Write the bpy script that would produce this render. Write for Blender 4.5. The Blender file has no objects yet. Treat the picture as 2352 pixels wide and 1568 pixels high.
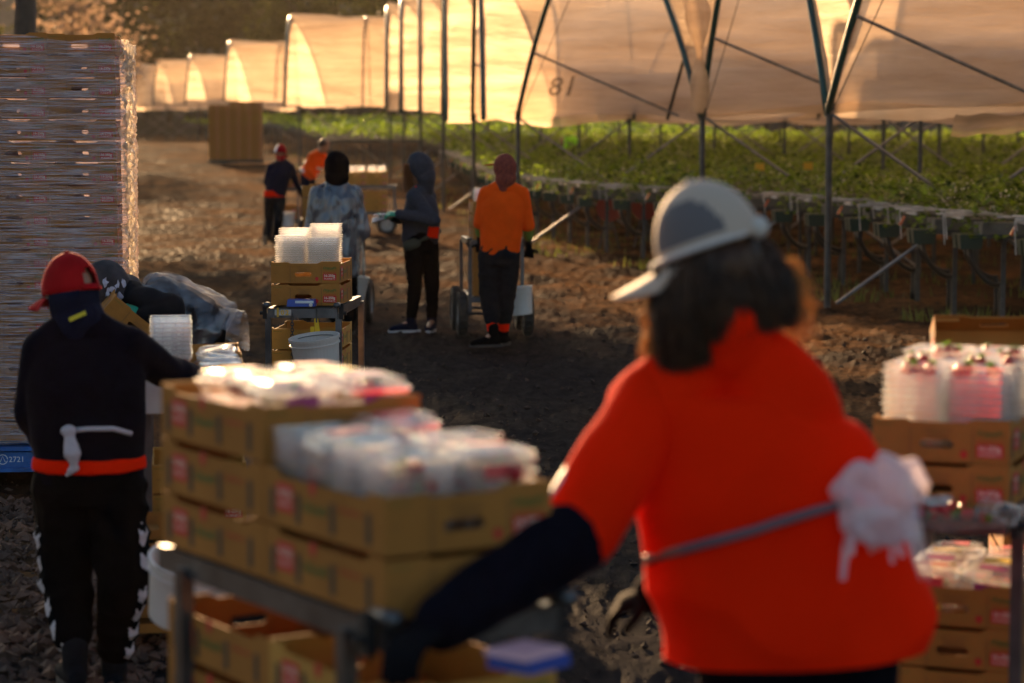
import bpy, bmesh, math, random
import numpy as np
from mathutils import Vector, Matrix, noise as mnoise
from mathutils.geometry import tessellate_polygon
random.seed(7); np.random.seed(7)
SC = bpy.context.scene
COL = SC.collection
# ------------------------------------------------------------------ camera
F = 5553.0; H = 1.85; TH = math.atan(491.0/F)
cd = bpy.data.cameras.new('camera'); cam = bpy.data.objects.new('camera', cd); COL.objects.link(cam)
cd.sensor_width = 36; cd.lens = 85; cd.clip_start = 0.1; cd.clip_end = 3000
cam.location = (0, 0, H); cam.rotation_euler = (math.pi/2-TH, 0, 0)
cd.dof.use_dof = True; cd.dof.focus_distance = 12.6; cd.dof.aperture_fstop = 2.7
SC.camera = cam
# ------------------------------------------------------------------ sky, sun, exposure
SUN_AZ = math.radians(-14.0); SUN_EL = math.radians(12.0)
w = bpy.data.worlds.new('World'); SC.world = w; w.use_nodes = True
nt = w.node_tree; nt.nodes.clear()
sky = nt.nodes.new('ShaderNodeTexSky'); sky.sky_type = 'NISHITA'; sky.sun_disc = False
sky.sun_elevation = SUN_EL; sky.sun_rotation = SUN_AZ; sky.altitude = 100; sky.dust_density = 2.0
bg = nt.nodes.new('ShaderNodeBackground'); bg.inputs[1].default_value = 0.05
wo = nt.nodes.new('ShaderNodeOutputWorld')
nt.links.new(sky.outputs[0], bg.inputs[0]); nt.links.new(bg.outputs[0], wo.inputs[0])
sl = bpy.data.lights.new('sun', 'SUN'); sl.energy = 5.0; sl.angle = math.radians(0.5); sl.color = (1.0, 0.62, 0.31)
so = bpy.data.objects.new('sun', sl); COL.objects.link(so)
sdir = Vector((math.sin(SUN_AZ)*math.cos(SUN_EL), math.cos(SUN_AZ)*math.cos(SUN_EL), math.sin(SUN_EL)))
so.rotation_euler = sdir.to_track_quat('Z', 'Y').to_euler(); so.location = (-5, 20, 20)
SC.view_settings.view_transform = 'Standard'; SC.view_settings.look = 'None'
SC.view_settings.exposure = 2.05; SC.view_settings.gamma = 1.0
SC.render.engine = 'CYCLES'
SC.cycles.transparent_max_bounces = 24; SC.cycles.max_bounces = 8; SC.cycles.volume_bounces = 0
SC.render.resolution_x = 1024; SC.render.resolution_y = 683
# ------------------------------------------------------------------ helpers
def P(px, py, d):
    """world point that stands d metres down the yard, on the sight line of photo pixel (2352 wide)"""
    cx = (px-1176)/F; cy = (784-py)/F
    fy = math.cos(TH)+cy*math.sin(TH); fz = -math.sin(TH)+cy*math.cos(TH)
    t = d/fy
    return Vector((cx*t, d, H+fz*t))
def rise(y):
    if y < 42: return 0.0
    t = (y-42)
    return min(1.1, 0.016*t*min(1, t/8))
def tag(o, label=None, cat=None, group=None, kind=None):
    if label: o['label'] = label
    if cat: o['category'] = cat
    if group: o['group'] = group
    if kind: o['kind'] = kind
    return o
def ordn(n):
    if 10 < n % 100 < 14: return '%dth' % n
    return '%d%s' % (n, {1:'st',2:'nd',3:'rd'}.get(n % 10, 'th'))
def empty(name, loc=(0,0,0), rz=0.0):
    o = bpy.data.objects.new(name, None); COL.objects.link(o); o.location = loc; o.rotation_euler = (0,0,rz)
    o.empty_display_size = 0.1
    return o
def frame(d):
    d = Vector(d).normalized()
    a = Vector((0,0,1)) if abs(d.z) < 0.95 else Vector((1,0,0))
    x = d.cross(a).normalized(); y = x.cross(d).normalized()
    return x, y
class MB:
    def __init__(s): s.v = []; s.f = []; s.m = []
    def add(s, vs, fs, mat=0):
        n = len(s.v); s.v += [tuple(v) for v in vs]
        for f in fs: s.f.append(tuple(n+i for i in f)); s.m.append(mat)
    def box(s, c, size, mat=0, R=None, taper=1.0):
        c = Vector(c); hx, hy, hz = size[0]/2, size[1]/2, size[2]/2
        vs = []
        for z in (-1, 1):
            k = 1.0 if z < 0 else taper
            for x, y in ((-1,-1),(1,-1),(1,1),(-1,1)):
                p = Vector((x*hx*k, y*hy*k, z*hz))
                if R is not None: p = R @ p
                vs.append(c+p)
        s.add(vs, [(3,2,1,0),(4,5,6,7),(0,1,5,4),(1,2,6,5),(2,3,7,6),(3,0,4,7)], mat)
    def tube(s, pts, r, seg=8, mat=0, caps=True):
        pts = [Vector(p) for p in pts]; n = len(pts)
        rs = r if isinstance(r, (list, tuple)) else [r]*n
        x, y = frame(pts[1]-pts[0]); vs = []
        for i in range(n):
            t = (pts[min(i+1, n-1)]-pts[max(i-1, 0)])
            if t.length < 1e-9: t = Vector((0,0,1))
            t.normalize(); x = (x - t*x.dot(t))
            if x.length < 1e-6: x, y = frame(t)
            x.normalize(); y = t.cross(x)
            for k in range(seg):
                a = 2*math.pi*k/seg
                vs.append(pts[i]+x*math.cos(a)*rs[i]+y*math.sin(a)*rs[i])
        fs = []
        for i in range(n-1):
            for k in range(seg):
                a = i*seg+k; b = i*seg+(k+1) % seg
                fs.append((a, b, b+seg, a+seg))
        if caps: fs.append(tuple(reversed(range(seg)))); fs.append(tuple((n-1)*seg+k for k in range(seg)))
        s.add(vs, fs, mat)
    def capsule(s, p0, r0, p1, r1, seg=12, mat=0):
        p0 = Vector(p0); p1 = Vector(p1); d = (p1-p0); L = d.length
        if L < 1e-6: d = Vector((0,0,1)); L = 1e-6; 
        d = d.normalized()
        pts = []; rs = []
        for k in range(5):
            a = math.pi/2*(1-k/4.0); pts.append(p0-d*r0*math.sin(a)); rs.append(max(r0*math.cos(a), r0*0.03))
        for k in range(5):
            a = math.pi/2*(k/4.0); pts.append(p1+d*r1*math.sin(a)); rs.append(max(r1*math.cos(a), r1*0.03))
        x, y = frame(d); vs = []
        for p, r in zip(pts, rs):
            for k in range(seg):
                a = 2*math.pi*k/seg; vs.append(p+x*math.cos(a)*r+y*math.sin(a)*r)
        fs = []
        for i in range(len(pts)-1):
            for k in range(seg):
                a = i*seg+k; b = i*seg+(k+1) % seg; fs.append((a, b, b+seg, a+seg))
        fs.append(tuple(reversed(range(seg)))); fs.append(tuple((len(pts)-1)*seg+k for k in range(seg)))
        s.add(vs, fs, mat)
    def ell(s, c, X, Y, Z, mat=0, nu=16, nv=10):
        c = Vector(c); X = Vector(X); Y = Vector(Y); Z = Vector(Z)
        vs = []; fs = []
        for j in range(nv+1):
            ph = math.pi*(j/nv)-math.pi/2
            for i in range(nu):
                a = 2*math.pi*i/nu; cr = max(math.cos(ph), 0.02)
                vs.append(c+X*cr*math.cos(a)+Y*cr*math.sin(a)+Z*math.sin(ph))
        for j in range(nv):
            for i in range(nu):
                a = j*nu+i; b = j*nu+(i+1) % nu; fs.append((a, b, b+nu, a+nu))
        fs.append(tuple(reversed(range(nu)))); fs.append(tuple(nv*nu+i for i in range(nu)))
        s.add(vs, fs, mat)
    def loft(s, secs, seg=24, mat=0):
        """secs: list of (centre, Xvec, Yvec)"""
        vs = []; fs = []
        for c, X, Y in secs:
            c = Vector(c); X = Vector(X); Y = Vector(Y)
            for i in range(seg):
                a = 2*math.pi*i/seg; vs.append(c+X*math.cos(a)+Y*math.sin(a))
        for j in range(len(secs)-1):
            for i in range(seg):
                a = j*seg+i; b = j*seg+(i+1) % seg; fs.append((a, b, b+seg, a+seg))
        fs.append(tuple(reversed(range(seg)))); fs.append(tuple((len(secs)-1)*seg+i for i in range(seg)))
        s.add(vs, fs, mat)
    def disc(s, c, n, r, seg=16, mat=0):
        x, y = frame(n); c = Vector(c)
        s.add([c+x*math.cos(2*math.pi*k/seg)*r+y*math.sin(2*math.pi*k/seg)*r for k in range(seg)], [tuple(range(seg))], mat)
    def lathe(s, prof, c, axis=(0,0,1), seg=24, mat=0):
        c = Vector(c); d = Vector(axis).normalized(); x, y = frame(d); vs = []; fs = []
        for r, h in prof:
            for k in range(seg):
                a = 2*math.pi*k/seg; vs.append(c+d*h+x*math.cos(a)*r+y*math.sin(a)*r)
        for i in range(len(prof)-1):
            for k in range(seg):
                a = i*seg+k; b = i*seg+(k+1) % seg; fs.append((a, b, b+seg, a+seg))
        s.add(vs, fs, mat)
    def wall(s, outer, holes, T, O, U, V, N, mat=0, rim=None):
        """a flat board with holes: outer/holes in (u,v); N points outward, T = thickness"""
        polys = [[Vector((u, v, 0)) for u, v in outer]]+[[Vector((u, v, 0)) for u, v in h] for h in holes]
        flat = [p for pl in polys for p in pl]
        tris = tessellate_polygon(polys)
        O = Vector(O); U = Vector(U); V = Vector(V); N = Vector(N)
        f = [O+U*p.x+V*p.y for p in flat]; b = [q-N*T for q in f]
        nf = len(f); fs = []
        for t in tris:
            a, bb, c = [f[i] for i in t]
            t = tuple(t) if (bb-a).cross(c-a).dot(N) > 0 else tuple(reversed(t))
            fs.append(t); fs.append(tuple(nf+i for i in reversed(t)))
        s.add(f+b, fs, mat)
        k = len(s.v)-2*nf; off = 0
        for pl in polys:
            m = len(pl)
            for i in range(m):
                a = off+i; c = off+(i+1) % m
                s.f.append((k+a, k+c, k+nf+c, k+nf+a)); s.m.append(mat if rim is None else rim)
            off += m
    def mesh(s, name, mats, smooth=False):
        me = bpy.data.meshes.new(name); me.from_pydata(s.v, [], s.f)
        for m in mats: me.materials.append(m)
        if len(mats) > 1: me.polygons.foreach_set('material_index', s.m)
        if smooth: me.polygons.foreach_set('use_smooth', [True]*len(me.polygons))
        me.update(); return me
    def build(s, name, mats, parent=None, smooth=False, origin=None):
        if not isinstance(mats, (list, tuple)): mats = [mats]
        if origin is not None:
            o = Vector(origin); s.v = [(v[0]-o.x, v[1]-o.y, v[2]-o.z) for v in s.v]
        ob = bpy.data.objects.new(name, s.mesh(name, mats, smooth)); COL.objects.link(ob)
        if parent is not None: ob.parent = parent
        elif origin is not None: ob.location = origin
        return ob
def copy_tree(o, parent=None):
    c = o.copy(); COL.objects.link(c); c.parent = parent
    for ch in list(o.children): copy_tree(ch, c)
    return c
# numpy value noise
def _h(ix, iy, seed):
    n = (ix*374761393+iy*668265263+seed*974711) & 0x7fffffff
    n = ((n ^ (n >> 13))*1274126177) & 0x7fffffff
    return ((n ^ (n >> 16)) & 0xffff)/65535.0
def vn(x, y, seed=0):
    ix = np.floor(x).astype(np.int64); iy = np.floor(y).astype(np.int64)
    fx = x-ix; fy = y-iy; fx = fx*fx*(3-2*fx); fy = fy*fy*(3-2*fy)
    a = _h(ix, iy, seed); b = _h(ix+1, iy, seed); c = _h(ix, iy+1, seed); d = _h(ix+1, iy+1, seed)
    return (a*(1-fx)+b*fx)*(1-fy)+(c*(1-fx)+d*fx)*fy
# ------------------------------------------------------------------ materials
MATS = {}
def mat(name, col, rough=0.7, metal=0.0, var=0.0, scale=8.0, bump=0.0, bscale=30.0, spec=0.5, col2=None, trans=0.0, sheen=0.0, coord='Object', stretch=None, detail=6):
    if name in MATS: return MATS[name]
    m = bpy.data.materials.new(name); m.use_nodes = True; t = m.node_tree; n = t.nodes; L = t.links
    b = n['Principled BSDF']; out = n['Material Output']
    b.inputs['Base Color'].default_value = (*col, 1); b.inputs['Roughness'].default_value = rough
    b.inputs['Metallic'].default_value = metal; b.inputs['Specular IOR Level'].default_value = spec
    if sheen: b.inputs['Sheen Weight'].default_value = sheen; mc_ = max(col); b.inputs['Sheen Tint'].default_value = (*[min(1, c/mc_+0.15) for c in col], 1); b.inputs['Sheen Roughness'].default_value = 0.35
    if var or col2 or bump:
        tc = n.new('ShaderNodeTexCoord'); mp = n.new('ShaderNodeMapping')
        L.new(tc.outputs[coord], mp.inputs[0])
        if stretch: mp.inputs['Scale'].default_value = stretch
    if var or col2:
        ns = n.new('ShaderNodeTexNoise'); ns.inputs['Scale'].default_value = scale; ns.inputs['Detail'].default_value = detail
        L.new(mp.outputs[0], ns.inputs['Vector'])
        cr = n.new('ShaderNodeValToRGB'); c2 = col2 if col2 else tuple(c*(1-var) for c in col); c1 = col if col2 else tuple(min(1, c*(1+var)) for c in col)
        cr.color_ramp.elements[0].position = 0.35; cr.color_ramp.elements[1].position = 0.65
        cr.color_ramp.elements[0].color = (*c2, 1); cr.color_ramp.elements[1].color = (*c1, 1)
        L.new(ns.outputs[0], cr.inputs[0]); L.new(cr.outputs[0], b.inputs['Base Color'])
    if bump:
        nb = n.new('ShaderNodeTexNoise'); nb.inputs['Scale'].default_value = bscale; nb.inputs['Detail'].default_value = 5
        L.new(mp.outputs[0], nb.inputs['Vector'])
        bp = n.new('ShaderNodeBump'); bp.inputs['Strength'].default_value = bump; bp.inputs['Distance'].default_value = 0.02
        L.new(nb.outputs[0], bp.inputs['Height']); L.new(bp.outputs[0], b.inputs['Normal'])
    if trans:
        tr = n.new('ShaderNodeBsdfTranslucent'); mx = n.new('ShaderNodeMixShader'); mx.inputs[0].default_value = trans
        if var or col2: L.new(cr.outputs[0], tr.inputs[0])
        else: tr.inputs[0].default_value = (*col, 1)
        L.new(b.outputs[0], mx.inputs[1]); L.new(tr.outputs[0], mx.inputs[2]); L.new(mx.outputs[0], out.inputs[0])
    MATS[name] = m; return m
def clear(name, col, alpha, gloss=0.25, rough=0.15, transl=0.2, bump=0.0, bscale=20.0, stretch=None, var=0.0, outer=0.0):
    """thin clear or milky plastic: see-through + sheen + a little scatter"""
    if name in MATS: return MATS[name]
    m = bpy.data.materials.new(name); m.use_nodes = True; t = m.node_tree; n = t.nodes; L = t.links
    n.remove(n['Principled BSDF']); out = n['Material Output']
    tr = n.new('ShaderNodeBsdfTransparent'); gl = n.new('ShaderNodeBsdfGlossy'); tl = n.new('ShaderNodeBsdfTranslucent'); df = n.new('ShaderNodeBsdfDiffuse')
    gl.inputs['Roughness'].default_value = rough
    tl.inputs[0].default_value = (*col, 1); df.inputs[0].default_value = (*col, 1); gl.inputs[0].default_value = (1,1,1,1)
    tr.inputs[0].default_value = (0.97,0.97,0.97,1)
    m1 = n.new('ShaderNodeMixShader'); m1.inputs[0].default_value = transl; L.new(df.outputs[0], m1.inputs[1]); L.new(tl.outputs[0], m1.inputs[2])
    m2 = n.new('ShaderNodeMixShader'); m2.inputs[0].default_value = gloss; L.new(m1.outputs[0], m2.inputs[1]); L.new(gl.outputs[0], m2.inputs[2])
    m3 = n.new('ShaderNodeMixShader'); m3.inputs[0].default_value = 1-alpha; L.new(m2.outputs[0], m3.inputs[1]); L.new(tr.outputs[0], m3.inputs[2])
    if outer:
        fr = n.new('ShaderNodeMixShader'); fr.inputs[0].default_value = outer; L.new(m3.outputs[0], fr.inputs[1]); L.new(gl.outputs[0], fr.inputs[2]); L.new(fr.outputs[0], out.inputs[0])
    else: L.new(m3.outputs[0], out.inputs[0])
    if bump or var:
        tc = n.new('ShaderNodeTexCoord'); mp = n.new('ShaderNodeMapping'); L.new(tc.outputs['Object'], mp.inputs[0])
        if stretch: mp.inputs['Scale'].default_value = stretch
        nb = n.new('ShaderNodeTexNoise'); nb.inputs['Scale'].default_value = bscale; nb.inputs['Detail'].default_value = 6
        L.new(mp.outputs[0], nb.inputs['Vector'])
        bp = n.new('ShaderNodeBump'); bp.inputs['Strength'].default_value = bump; bp.inputs['Distance'].default_value = 0.02
        L.new(nb.outputs[0], bp.inputs['Height'])
        for s in (gl, df, tl): L.new(bp.outputs[0], s.inputs['Normal'])
        if var:
            mr = n.new('ShaderNodeMapRange'); mr.inputs[1].default_value = 0.35; mr.inputs[2].default_value = 0.65
            mr.inputs[3].default_value = 1-max(0, alpha-var); mr.inputs[4].default_value = 1-min(1, alpha+var)
            L.new(nb.outputs[0], mr.inputs[0]); L.new(mr.outputs[0], m3.inputs[0])
    MATS[name] = m; return m
M = {}
M['kraft'] = mat('cardboard', (0.36,0.155,0.036), 0.85, spec=0.15, var=0.10, scale=5, bump=0.15, bscale=60, trans=0.06)
M['kraft_in'] = mat('cardboard_inside', (0.45,0.26,0.10), 0.8, var=0.1, scale=6, trans=0.05)
M['kraft_gold_lit'] = mat('golden_lit_cardboard', (0.46,0.23,0.035), 0.75, var=0.1, scale=6, trans=0.06)  # kraft copy with warm reflected light put into its colour
M['red_print'] = mat('red_print', (0.50,0.012,0.012), 0.6)
M['green_print'] = mat('green_print', (0.02,0.12,0.02), 0.6)
M['white_print'] = mat('white_print', (0.7,0.62,0.5), 0.6)
M['brown_print'] = mat('brown_print', (0.09,0.055,0.025), 0.7)
M['black'] = mat('black', (0.006,0.006,0.007), 0.7)
M['steel'] = mat('galvanised_steel', (0.10,0.105,0.115), 0.42, metal=0.75, var=0.25, scale=12)
M['steel_dark'] = mat('weathered_steel', (0.055,0.06,0.065), 0.5, metal=0.5, var=0.3, scale=10)
M['green_pipe'] = mat('dark_green_pipe', (0.005,0.055,0.05), 0.4, var=0.3, scale=3)
M['rubber'] = mat('tyre_rubber', (0.018,0.017,0.016), 0.8, col2=(0.05,0.038,0.026), scale=14, bump=0.5, bscale=50)
M['white_plastic'] = mat('white_plastic', (0.72,0.70,0.68), 0.35, var=0.05, scale=4, trans=0.25, col2=(0.60,0.56,0.52))
M['blue_paint'] = mat('blue_paint', (0.012,0.10,0.36), 0.5, var=0.3, scale=9, bump=0.4, bscale=30)
M['blue_box'] = mat('blue_plastic', (0.01,0.055,0.34), 0.35)
M['punnet'] = clear('clear_punnet_plastic', (0.97,0.95,0.92), 0.13, gloss=0.2, rough=0.15, transl=0.6, outer=0.20, bump=0.35, bscale=40)
M['punnet_rim'] = clear('punnet_rim_plastic', (1,0.98,0.95), 0.45, gloss=0.3, rough=0.20, transl=0.5, outer=0.35)
# ------------------------------------------------------------------ organic blobs by voxel remesh
def remesh(mb, name, mats, voxel=0.012, it=6, wr=0.0, wscale=9.0, seed=0, stretch=(1,1,1), cut=None):
    me = mb.mesh(name+'_src', [mats[0]])
    o = bpy.data.objects.new('src', me); COL.objects.link(o)
    r = o.modifiers.new('r', 'REMESH'); r.mode = 'VOXEL'; r.voxel_size = voxel; r.adaptivity = 0
    sm = o.modifiers.new('s', 'SMOOTH'); sm.iterations = it; sm.factor = 0.5
    dg = bpy.context.evaluated_depsgraph_get(); dg.update()
    out = bpy.data.meshes.new_from_object(o.evaluated_get(dg)); out.name = name
    bpy.data.objects.remove(o); bpy.data.meshes.remove(me)
    if wr:
        nv = len(out.vertices); co = np.empty(nv*3); out.vertices.foreach_get('co', co); co = co.reshape(-1, 3)
        no = np.empty(nv*3); out.vertex_normals.foreach_get('vector', no); no = no.reshape(-1, 3)
        off = Vector((seed*3.1, seed*1.7, seed*0.9))
        d = np.array([ (1-2*abs(mnoise.noise(Vector((c[0]*stretch[0], c[1]*stretch[1], c[2]*stretch[2]))*wscale+off)))+0.5*mnoise.noise(Vector(c)*wscale*2.3+off) for c in co])
        co += no*(d*wr)[:, None]; out.vertices.foreach_set('co', co.ravel())
    if cut is not None:
        bm = bmesh.new(); bm.from_mesh(out)
        if isinstance(cut, tuple): bmesh.ops.bisect_plane(bm, geom=bm.verts[:]+bm.edges[:]+bm.faces[:], plane_co=cut[0], plane_no=cut[1], clear_outer=True)
        else: bmesh.ops.delete(bm, geom=[v for v in bm.verts if cut(v.co)], context='VERTS')
        bm.to_mesh(out); bm.free()
    out.materials.clear()
    for m in mats: out.materials.append(m)
    out.polygons.foreach_set('use_smooth', [True]*len(out.polygons)); out.update()
    return out
def blob_obj(mb, name, mats, parent, origin, **kw):
    if not isinstance(mats, (list, tuple)): mats = [mats]
    me = remesh(mb, name, mats, **kw)
    o = Vector(origin); me.transform(Matrix.Translation(-o))
    ob = bpy.data.objects.new(name, me); COL.objects.link(ob)
    if parent is not None: ob.parent = parent
    else: ob.location = o
    return ob
# text
_TX = {}
def text_geo(txt, shear=0.0, bold=0.0):
    k = (txt, shear, bold)
    if k in _TX: return _TX[k]
    c = bpy.data.curves.new('t', 'FONT'); c.body = txt; c.resolution_u = 2; c.shear = shear; c.offset = bold; c.align_x = 'CENTER'; c.align_y = 'CENTER'
    o = bpy.data.objects.new('t', c); COL.objects.link(o)
    dg = bpy.context.evaluated_depsgraph_get(); dg.update()
    me = bpy.data.meshes.new_from_object(o.evaluated_get(dg))
    vs = [(v.co.x, v.co.y) for v in me.vertices]; fs = [tuple(p.vertices) for p in me.polygons]
    xs = [v[0] for v in vs]; ys = [v[1] for v in vs]; cx = (max(xs)+min(xs))/2; cy = (max(ys)+min(ys))/2
    wd = max(xs)-min(xs); ht = max(ys)-min(ys)
    vs = [((x-cx)/wd, (y-cy)/wd) for x, y in vs]
    bpy.data.objects.remove(o); bpy.data.curves.remove(c); bpy.data.meshes.remove(me)
    _TX[k] = (vs, fs, ht/wd); return _TX[k]
def put_text(mb, txt, width, O, U, V, mat=0, shear=0.0, bold=0.0, hscale=1.0):
    vs, fs, r = text_geo(txt, shear, bold); O = Vector(O); U = Vector(U); V = Vector(V)
    mb.add([O+U*x*width+V*y*width*hscale for x, y in vs], fs, mat)
# ------------------------------------------------------------------ ground
def ground_mat():
    m = bpy.data.materials.new('muddy_ground'); m.use_nodes = True; t = m.node_tree; n = t.nodes; L = t.links
    b = n['Principled BSDF']; tc = n.new('ShaderNodeTexCoord'); b.inputs['Roughness'].default_value = 1
    def noise(sc, det=6, rough=0.6):
        q = n.new('ShaderNodeTexNoise'); q.inputs['Scale'].default_value = sc; q.inputs['Detail'].default_value = det; q.inputs['Roughness'].default_value = rough
        L.new(tc.outputs['Object'], q.inputs['Vector']); return q
    a = noise(0.55); c = noise(9.0, 8, 0.7); e = noise(45.0, 6, 0.7)
    r1 = n.new('ShaderNodeValToRGB'); r1.color_ramp.elements[0].position = 0.42; r1.color_ramp.elements[1].position = 0.60
    r1.color_ramp.elements[0].color = (0.022,0.014,0.010,1); r1.color_ramp.elements[1].color = (0.125,0.066,0.027,1)
    L.new(a.outputs[0], r1.inputs[0])
    # gravel track down the middle, darkened further by shade painted into its colour
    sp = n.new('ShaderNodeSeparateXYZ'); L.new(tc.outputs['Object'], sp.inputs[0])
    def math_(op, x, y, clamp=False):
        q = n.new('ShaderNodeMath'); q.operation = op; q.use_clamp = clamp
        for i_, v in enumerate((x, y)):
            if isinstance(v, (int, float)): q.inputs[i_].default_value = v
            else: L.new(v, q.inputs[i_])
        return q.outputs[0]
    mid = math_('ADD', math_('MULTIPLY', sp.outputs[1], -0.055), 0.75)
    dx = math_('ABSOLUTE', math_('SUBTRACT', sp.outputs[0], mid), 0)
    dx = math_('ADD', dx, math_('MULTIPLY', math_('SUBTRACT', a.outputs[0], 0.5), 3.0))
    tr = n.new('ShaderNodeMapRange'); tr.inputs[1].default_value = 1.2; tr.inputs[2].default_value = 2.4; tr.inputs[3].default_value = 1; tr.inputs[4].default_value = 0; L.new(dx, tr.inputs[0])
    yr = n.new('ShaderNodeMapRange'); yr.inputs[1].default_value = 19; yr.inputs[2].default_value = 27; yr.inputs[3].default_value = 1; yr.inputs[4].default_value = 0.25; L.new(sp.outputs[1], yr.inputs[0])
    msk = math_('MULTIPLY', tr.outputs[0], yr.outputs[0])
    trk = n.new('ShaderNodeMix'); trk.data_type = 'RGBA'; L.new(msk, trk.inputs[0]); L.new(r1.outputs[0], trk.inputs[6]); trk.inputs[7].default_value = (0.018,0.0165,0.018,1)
    r2 = n.new('ShaderNodeValToRGB'); r2.color_ramp.elements[0].position = 0.36; r2.color_ramp.elements[1].position = 0.66
    r2.color_ramp.elements[0].color = (0.35,0.35,0.37,1); r2.color_ramp.elements[1].color = (1.5,1.4,1.3,1)
    L.new(c.outputs[0], r2.inputs[0])
    mx = n.new('ShaderNodeMix'); mx.data_type = 'RGBA'; mx.blend_type = 'MULTIPLY'; mx.inputs[0].default_value = 1
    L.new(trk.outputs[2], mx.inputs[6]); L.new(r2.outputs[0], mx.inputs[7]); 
    rr = n.new('ShaderNodeMapRange'); rr.inputs[1].default_value = 0.35; rr.inputs[2].default_value = 0.6; rr.inputs[3].default_value = 0.35; rr.inputs[4].default_value = 0.6
    L.new(a.outputs[0], rr.inputs[0]); 
    ad = n.new('ShaderNodeMath'); ad.operation = 'ADD'; L.new(c.outputs[0], ad.inputs[0]); L.new(e.outputs[0], ad.inputs[1])
    bp = n.new('ShaderNodeBump'); bp.inputs['Strength'].default_value = 0.8; bp.inputs['Distance'].default_value = 0.03
    L.new(ad.outputs[0], bp.inputs['Height'])
    df = n.new('ShaderNodeBsdfDiffuse'); gl = n.new('ShaderNodeBsdfGlossy'); L.new(mx.outputs[2], df.inputs[0]); L.new(rr.outputs[0], gl.inputs['Roughness'])
    L.new(bp.outputs[0], df.inputs['Normal']); L.new(bp.outputs[0], gl.inputs['Normal'])
    ms = n.new('ShaderNodeMixShader'); ms.inputs[0].default_value = 0.011; L.new(df.outputs[0], ms.inputs[1]); L.new(gl.outputs[0], ms.inputs[2])
    L.new(ms.outputs[0], n['Material Output'].inputs[0]); n.remove(b)
    return m
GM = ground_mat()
def rise_np(y):
    t = np.maximum(y-42, 0); return np.minimum(1.1, 0.016*t*np.minimum(1, t/8))
def ground_z(X, Y):
    Z = rise_np(Y)
    n1 = vn(X*0.45, Y*0.30, 1); n2 = vn(X*1.6+5, Y*1.1, 2); n3 = vn(X*5, Y*4, 3); n4 = vn(X*14, Y*12, 4); n5 = vn(X*34, Y*28, 5)
    rut = vn(X*1.4+Y*0.35, Y*0.12, 6)
    fine = np.clip(1.5-Y/80, 0.7, 1)
    Z = Z+0.07*(n1-0.5)+0.055*(n2-0.5)+0.050*(n3-0.5)*fine+0.050*np.maximum(n4-0.45, 0)*fine*np.clip(Y/15-0.15, 0.25, 1)+0.030*np.maximum(n5-0.45, 0)*fine*np.clip(Y/13, 0.45, 1)+0.08*(rut-0.5)
    return Z-0.02
ys = [2.0]
while ys[-1] < 420: ys.append(ys[-1]*1.0056+0.004)
ys = np.array(ys); rs = np.linspace(-0.30, 0.30, 620)
Yg, Rg = np.meshgrid(ys, rs, indexing='ij'); Xg = Rg*(Yg+1.5)
Zg = ground_z(Xg, Yg); nr, nc = Xg.shape
vs = np.stack([Xg, Yg, Zg], -1).reshape(-1, 3)
i = np.arange(nr-1)[:, None]*nc+np.arange(nc-1)[None, :]
fs = np.stack([i, i+1, i+1+nc, i+nc], -1).reshape(-1, 4)
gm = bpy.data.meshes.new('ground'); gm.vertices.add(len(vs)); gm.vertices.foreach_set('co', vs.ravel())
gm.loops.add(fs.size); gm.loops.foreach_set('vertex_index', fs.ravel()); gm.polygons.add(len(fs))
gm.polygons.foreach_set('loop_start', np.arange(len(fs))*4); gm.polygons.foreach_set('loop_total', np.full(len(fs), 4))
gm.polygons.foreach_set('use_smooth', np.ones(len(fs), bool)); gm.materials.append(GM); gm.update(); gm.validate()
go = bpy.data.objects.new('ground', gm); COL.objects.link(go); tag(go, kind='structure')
def gz(x, y): return float(ground_z(np.array([x*1.0]), np.array([y*1.0]))[0])
far = MB(); xs_ = [-500,-60,-20,20,60,500]; yy_ = [-60,0,42,50,80,112,200,800]
vv = []
for y in yy_:
    for x in xs_: vv.append((x, y, rise(y)-0.16))
ff = []
for j in range(len(yy_)-1):
    for k in range(len(xs_)-1): a = j*len(xs_)+k; ff.append((a, a+1, a+1+len(xs_), a+len(xs_)))
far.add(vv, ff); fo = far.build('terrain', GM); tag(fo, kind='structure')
# stones and clods lying on the yard: nobody could count them
def rocks(name, n, region, size, m, seed):
    rnd = random.Random(seed); mb = MB()
    base = [Vector(p) for p in ((1,0,0),(-1,0,0),(0,1,0),(0,-1,0),(0,0,1),(0,0,-1))]
    fc = ((0,2,4),(2,1,4),(1,3,4),(3,0,4),(2,0,5),(1,2,5),(3,1,5),(0,3,5))
    pts = [region(rnd) for _ in range(n)]
    zz = ground_z(np.array([p[0] for p in pts]), np.array([p[1] for p in pts]))
    for (x, y), z in zip(pts, zz):
        s = size(rnd); R = Matrix.Rotation(rnd.random()*6.28, 3, 'Z') @ Matrix.Rotation(rnd.random()*1.2, 3, 'X')
        k = [Vector((rnd.uniform(.6,1.3), rnd.uniform(.6,1.3), rnd.uniform(.4,.8))) for _ in range(6)]
        vs = []
        for q, p in enumerate(base): vs.append(R @ Vector((p.x*k[q].x, p.y*k[q].y, p.z*k[q].z))*s+Vector((x, y, z+s*0.2)))
        mb.add(vs, fc)
    o = mb.build(name, m); return o
m_stone = mat('stones', (0.07,0.05,0.038), 0.9, spec=0.15, col2=(0.02,0.017,0.015), scale=3, bump=0.5, bscale=30)
rg = random.Random(3)
o = rocks('gravel', 11000, lambda r: ((lambda y: (r.uniform(-0.23, 0.20)*y, y))(5+ (r.random()**1.5)*30)), lambda r: 0.006+0.022*r.random()**4, m_stone, 11)
tag(o, 'small stones and clods strewn over the muddy yard', 'gravel', kind='stuff')
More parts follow.
